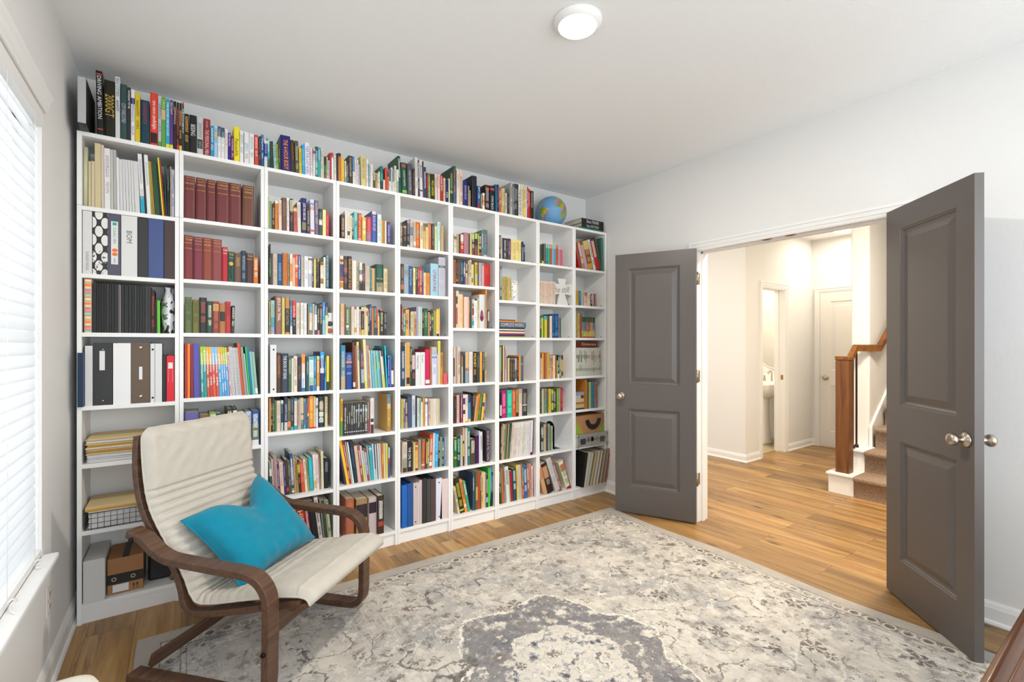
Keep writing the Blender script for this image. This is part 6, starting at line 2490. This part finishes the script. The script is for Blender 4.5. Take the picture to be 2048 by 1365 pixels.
# third bookcase: glass charms, red ribbon
t = empty('charm_strip', (PX(1.158), Y + .02, SH[3][2]), 'row of small round glass picture charms at the right end of a shelf', 'ornament')
for i, (x, z, c) in enumerate(((1.145, .118, '6a8'), (1.135, .075, 'b98'), (1.168, .070, '334'), (1.138, .030, '578'), (1.168, .026, 'a53'))):
    P(t, MB().lathe([(.0005, 0), (.015, 0), (.016, .003), (.012, .006), (.0005, .0075)], 20, T=Matrix.Translation((PX(x), Y - .003 + .02, SH[3][2] + z)) @ Matrix.Rotation(PI / 2, 4, 'X')), 'charm', textmat(c))
P(t, MB().box(PX(1.12), PX(1.183), Y + .018, Y + .021, SH[3][2], SH[3][2] + .138), 'backing_card', 'whitebox')
tag(MB().box(PX(1.050), PX(1.086), Y + .004, Y + .022, SH[3][4] + .0005, SH[3][4] + .006).build('red_ribbon', textmat('d01818')), 'small red ribbon lying on a shelf of the third bookcase', 'ribbon')

# bookends
def bookend(x, y0, z, dep, h, label):
    t = empty('bookend', (x, y0, z), label, 'bookend', 'black metal bookends')
    m = MB(); n = 18
    out = [(0, 0)] + [(0, h - dep / 2)] + [(dep / 2 - dep / 2 * math.cos(PI * k / n), h - dep / 2 + dep / 2 * math.sin(PI * k / n)) for k in range(1, n)] + [(dep, h - dep / 2), (dep, 0)]
    A = [(0, a, b) for a, b in out]; B = [(.003, a, b) for a, b in out]
    m.quad(A[::-1]); m.quad(B)
    for i in range(len(A)): m.quad([A[i], A[(i + 1) % len(A)], B[(i + 1) % len(A)], B[i]])
    m.build('upright', 'blackmetal', t)
    MB().box(-.0, .07, 0, dep, .0, .0015).build('foot', 'blackmetal', t)
bookend(PX(2.212), Y + .05, SH[6][6] + .0003, .135, .235, 'black arched bookend at the bottom of the sixth bookcase')
bookend(PX(3.026), Y + .06, SH[8][5] + .0003, .12, .235, 'black arched bookend standing on the sixth shelf row of the eighth bookcase')

# seventh bookcase: patterned tin, flat stack
fm, nt, b = new_mat('speckled_print')
tc = N(nt, 'ShaderNodeTexCoord'); vo = N(nt, 'ShaderNodeTexVoronoi'); vo.inputs['Scale'].default_value = 55
nt.links.new(tc.outputs['Object'], vo.inputs['Vector'])
hs = N(nt, 'ShaderNodeHueSaturation'); hs.inputs['Saturation'].default_value = 1.1; hs.inputs['Value'].default_value = .9; nt.links.new(vo.outputs['Color'], hs.inputs['Color'])
nt.links.new(mixc(nt, ramp(nt, vo.outputs['Distance'], [(.28, 1.0), (.34, 0.0)]), 'e6e4de', hs.outputs[0]), b.inputs['Base Color']); b.inputs['Roughness'].default_value = .4
M['speckle'] = fm
t = empty('patterned_tin', (PX(2.600), Y + .065, SH[7][1]), 'tall white tin with coloured speckles beside yellow books', 'tin')
hh = Matrix.Rotation(math.radians(-2), 4, 'Y')
MB().lathe([(.040, .001), (.041, .004), (.041, .150), (.040, .152)], 32, T=hh).build('can', 'speckle', t)
MB().lathe([(.042, .148), (.042, .162), (.038, .165), (.0005, .165)], 32, T=hh).build('lid', 'speckle', t)
z = SH[7][2] + .0005; xl = X0 + CW * 6 + .02
for th_, x1, col, title, tc_, lab in ((.009, 2.672, 'aa5', None, None, 'thin olive book at the very bottom of the flat stack'),
        (.014, 2.672, '336', None, None, 'navy book second from the bottom of the flat stack'),
        (.010, 2.675, 'b33', None, None, 'thin red book third from the bottom of the flat stack'),
        (.013, 2.672, 'ddc', None, None, 'white book just above the red one in the flat stack'),
        (.008, 2.672, '332', None, None, 'thin black book between white ones in the flat stack'),
        (.010, 2.670, 'edc', None, None, 'cream book above the thin black one in the flat stack'),
        (.012, 2.674, '433', None, None, 'dark brown book just under the thick blue one in the flat stack'),
        (.042, 2.684, '468', 'COMPLETE WORKS', 'dcb', 'thick blue book with large cream lettering in the flat stack'),
        (.012, 2.630, 'd83', None, None, 'orange book on the thick blue one in the flat stack'),
        (.006, 2.580, '323', None, None, 'small black booklet topmost on the flat stack')):
    lying_book(lab, xl, PX(x1), .19, Y + .008, z, th_, col, title, tc_ or 'ddd', group='books lying flat in the seventh bookcase', tw=.85); z += th_ + .0004

# eighth bookcase: wooden cross
t = empty('wooden_cross', (PX(3.075), Y + .02, SH[8][1]), 'whitewashed wooden cross lettered be still, on the second shelf of the eighth bookcase', 'cross')
z = SH[8][1] + .001
out = [(3.018, 0), (3.045, .092), (2.968, .080), (2.968, .178), (3.042, .174), (3.030, .222), (3.120, .222), (3.108, .174), (3.180, .182), (3.180, .084), (3.105, .092), (3.142, 0)]
m = MB(); A = [(PX(a), Y + .012, z + b) for a, b in out]; B = [(a, y + .016, zz) for a, y, zz in A]
m.quad([A[0], A[1], A[10], A[11]]); m.quad([A[1], A[4], A[7], A[10]]); m.quad([A[4], A[5], A[6], A[7]]); m.quad([A[2], A[3], A[4], A[1]]); m.quad([A[10], A[7], A[8], A[9]])
m.quad([B[0], B[1], B[10], B[11]][::-1]); m.quad([B[1], B[4], B[7], B[10]][::-1]); m.quad([B[4], B[5], B[6], B[7]][::-1]); m.quad([B[2], B[3], B[4], B[1]][::-1]); m.quad([B[10], B[7], B[8], B[9]][::-1])
for i in range(12): m.quad([A[i], A[(i + 1) % 12], B[(i + 1) % 12], B[i]])
P(t, m, 'board', 'whitebox')
tx = text_mesh('lettering', 'be still', textmat('776'), frame((PX(3.074), Y + .0112, z + .130), (1, 0, .06), (-.06, 0, 1)), None, .170, .058, shear=.35, maxstretch=1.2)
tx.parent = t; tx.location = -Vector(t.location)

# last bookcase
lying_book('maroon dictionary lying on the row of pale magazines in the last bookcase', PX(3.232), PX(3.492), .17, Y + .008, SH[9][3] + .2535, .051, '622', 'Dictionary', 'cb8', ty=.60, tw=.68, group='books lying flat in the last bookcase')
z = SH[9][4] + .0005
for th_, x1, col, lab in ((.012, 3.345, '333', 'thin dark book at the bottom of the small flat stack'), (.034, 3.340, 'ca7', 'tan book second from the bottom of the small flat stack'),
        (.017, 3.342, 'a73', 'thin brown book in the middle of the small flat stack'), (.030, 3.338, 'cb9', 'beige book fourth from the bottom of the small flat stack'),
        (.028, 3.300, 'bbb', 'grey book, shorter one near the top of the small flat stack'), (.030, 3.340, '99a', 'grey book topmost on the small flat stack')):
    lying_book(lab + ' in last bookcase', X0 + CW * 8 + .02, PX(x1), .16, Y + .02, z, th_, col, group='small stack in the last bookcase'); z += th_ + .0004
z = SH[9][5] + .0005
ca = empty('aluminium_case', (PX(3.40), Y + .1, z), 'small silver aluminium case on a shelf of the last bookcase', 'case')
P(ca, MB().box(PX(3.218), PX(3.585), Y - .024, Y + .235, z, z + .108), 'shell', 'alu')
for xx in (3.222, 3.583):
    for zz in (z + .008, z + .100):
        P(ca, MB().lathe([(.013, 0), (.012, .005), (.006, .009), (.0005, .010)], 14, T=Matrix.Translation((PX(xx), Y - .022, zz)) @ Matrix.Rotation(PI / 2, 4, 'X')), 'corner_cap', 'nickel')
P(ca, MB().box(PX(3.24), PX(3.575), Y - .026, Y - .024, z + .052, z + .056), 'seam', 'blackmetal')
for xa_, xb_ in ((3.255, 3.315), (3.495, 3.55)): P(ca, MB().box(PX(xa_), PX(xb_), Y - .0265, Y - .024, z + .022, z + .072), 'panel_inset', 'steel')
for xx in (3.345, 3.395, 3.455): P(ca, MB().box(PX(xx - .012), PX(xx + .012), Y - .030, Y - .024, z + .040, z + .078), 'latch', 'blackmetal' if xx == 3.395 else 'nickel')
P(ca, bevel(MB().box(PX(3.36), PX(3.455), Y - .040, Y - .026, z + .010, z + .030).build('x', 'alu'), .005) and MB().box(PX(3.36), PX(3.455), Y - .040, Y - .026, z + .010, z + .030), 'handle', 'alu')
bpy.data.objects.remove(bpy.data.objects['x'])
zt = z + .109
bx = empty('cardboard_box', (PX(3.4), Y + .12, zt), 'brown and green cardboard box with a black ring print on the aluminium case', 'box')
P(bx, MB().box(PX(3.222), PX(3.572), Y + .004, Y + .235, zt, zt + .158), 'carton', 'card')
ring = []
mm = MB(); cx, cz = PX(3.435), zt + .122; n = 24
for k in range(n):
    a0 = PI * 1.02 + PI * .98 * k / n; a1 = PI * 1.02 + PI * .98 * (k + 1) / n
    mm.quad([(cx + .050 * math.cos(a0), Y + .0032, cz + .050 * math.sin(a0)), (cx + .050 * math.cos(a1), Y + .0032, cz + .050 * math.sin(a1)), (cx + .098 * math.cos(a1), Y + .0032, cz + .098 * math.sin(a1)), (cx + .098 * math.cos(a0), Y + .0032, cz + .098 * math.sin(a0))][::-1])
P(bx, mm, 'ring_print', 'black')
M['greenprint'] = mat('green_print', '8aa032', .7)
P(bx, MB().quad([(PX(3.223), Y + .0034, zt + .002), (PX(3.32), Y + .0034, zt + .002), (PX(3.29), Y + .0034, zt + .04), (PX(3.223), Y + .0034, zt + .12)]).quad([(PX(3.48), Y + .0034, zt + .002), (PX(3.571), Y + .0034, zt + .002), (PX(3.571), Y + .0034, zt + .08), (PX(3.54), Y + .0034, zt + .05)]), 'green_print', 'greenprint')

# flat books on top of the last bookcase
z = 2.3705; xl, xr = 2.887, 3.160
lying_book('thin green patterned book at the bottom of the stack on the last bookcase', xl - .03, xr - .03, .21, Y + .004, z, .015, '276', None, group='books lying flat on top of the last bookcase')
lying_book('lower thick black book stacked on top of the last bookcase', xl, xr, .22, Y + .006, z + .0155, .036, '222', 'Basic MATTHEW', 'ccc', tw=.55, group='books lying flat on top of the last bookcase')
lying_book('upper thick black book stacked on top of the last bookcase', xl, xr, .22, Y + .006, z + .052, .043, '222', 'Basic FISHER', 'ddd', tw=.55, group='books lying flat on top of the last bookcase')

# globe
def globe():
    cx, cy, r = 2.646, 3.165, .134
    cont = {
        'sam': ([(-80, 8), (-72, 12), (-60, 9), (-50, 1), (-35, -6), (-39, -16), (-48, -26), (-57, -37), (-66, -45), (-70, -54), (-75, -48), (-72, -30), (-71, -18), (-81, -5)], '9aab2e'),
        'afr': ([(-17, 15), (-10, 30), (10, 37), (25, 32), (34, 28), (44, 11), (51, 11), (40, -8), (36, -20), (27, -34), (18, -34), (12, -17), (9, 0), (4, 6), (-8, 5)], '7fa02e'),
        'nam': ([(-165, 60), (-130, 70), (-95, 72), (-80, 62), (-60, 50), (-70, 43), (-81, 30), (-97, 26), (-90, 15), (-83, 9), (-105, 20), (-118, 33), (-125, 48)], 'b9a53a'),
        'eur': ([(-10, 37), (-9, 43), (0, 48), (-5, 58), (10, 63), (30, 70), (60, 68), (60, 45), (40, 42), (25, 36), (15, 38), (5, 42)], 'a98bb5'),
        'ant': ([(-180, -72), (-60, -68), (0, -70), (90, -67), (180, -72), (180, -90), (-180, -90)], 'dddddd'),
        'grn': ([(-55, 60), (-45, 60), (-22, 72), (-30, 83), (-60, 80)], 'd8d8c8')}
    def inside(p, poly):
        x, y = p; c = False
        for i in range(len(poly)):
            x1, y1 = poly[i]; x2, y2 = poly[i - 1]
            if (y1 > y) != (y2 > y) and x < (x2 - x1) * (y - y1) / (y2 - y1) + x1: c = not c
        return c
    nl, na = 150, 75
    m = MB(); sea = srgb('6fa3cf')
    land2 = {'sam': ['9aab2e', '7a9a2a', 'a08ab0', 'd2c03a'], 'afr': ['7fa02e', 'a07ab5', 'd6973c', '9aab2e'], 'nam': ['b9a53a', '8aa63a'], 'eur': ['a98bb5', 'c9b24a', '8aa63a'], 'ant': ['dddddd'], 'grn': ['d8d8c8']}
    V = []
    for i in range(na + 1):
        lat = math.radians(-90 + 180 * i / na)
        V.append([(r * math.cos(lat) * math.cos(2 * PI * j / nl), r * math.cos(lat) * math.sin(2 * PI * j / nl), r * math.sin(lat)) for j in range(nl)])
    b = 0
    for row in V: m.v += row
    for i in range(na):
        for j in range(nl):
            lon = (j + .5) / nl * 360; lon = lon - 360 if lon > 180 else lon
            lat = -90 + 180 * (i + .5) / na
            c = sea
            for k, (poly, _) in cont.items():
                if inside((lon + 1.5 * math.sin(lat * .5), lat), poly):
                    ls = land2[k]; c = srgb(ls[(int((lon + 180) // 11) * 3 + int((lat + 90) // 12) * 5) % len(ls)])
            if abs(lat % 30) < 1.2 and c is sea: c = srgb('88b4d8')
            m.face((i * nl + j, i * nl + (j + 1) % nl, (i + 1) * nl + (j + 1) % nl, (i + 1) * nl + j), 0, c, None, None, True)
    o = m.build('globe', 'print')
    o.location = (cx, cy, 2.371 + r)
    # turn longitude -25, latitude -18 towards the room
    d = Vector((-cx, -cy, EYE - 2.5)).normalized()
    lo, la = math.radians(-28), math.radians(-14)
    g = Vector((math.cos(la) * math.cos(lo), math.cos(la) * math.sin(lo), math.sin(la)))
    def basis(n):
        up = Vector((0, 0, 1)); e1 = up.cross(n).normalized(); return Matrix((n, e1, n.cross(e1))).transposed()
    R_ = basis(d) @ basis(g).transposed()
    o.rotation_euler = R_.to_euler()
    tag(o, 'blue world globe ball resting on top of the eighth bookcase', 'globe')
globe()
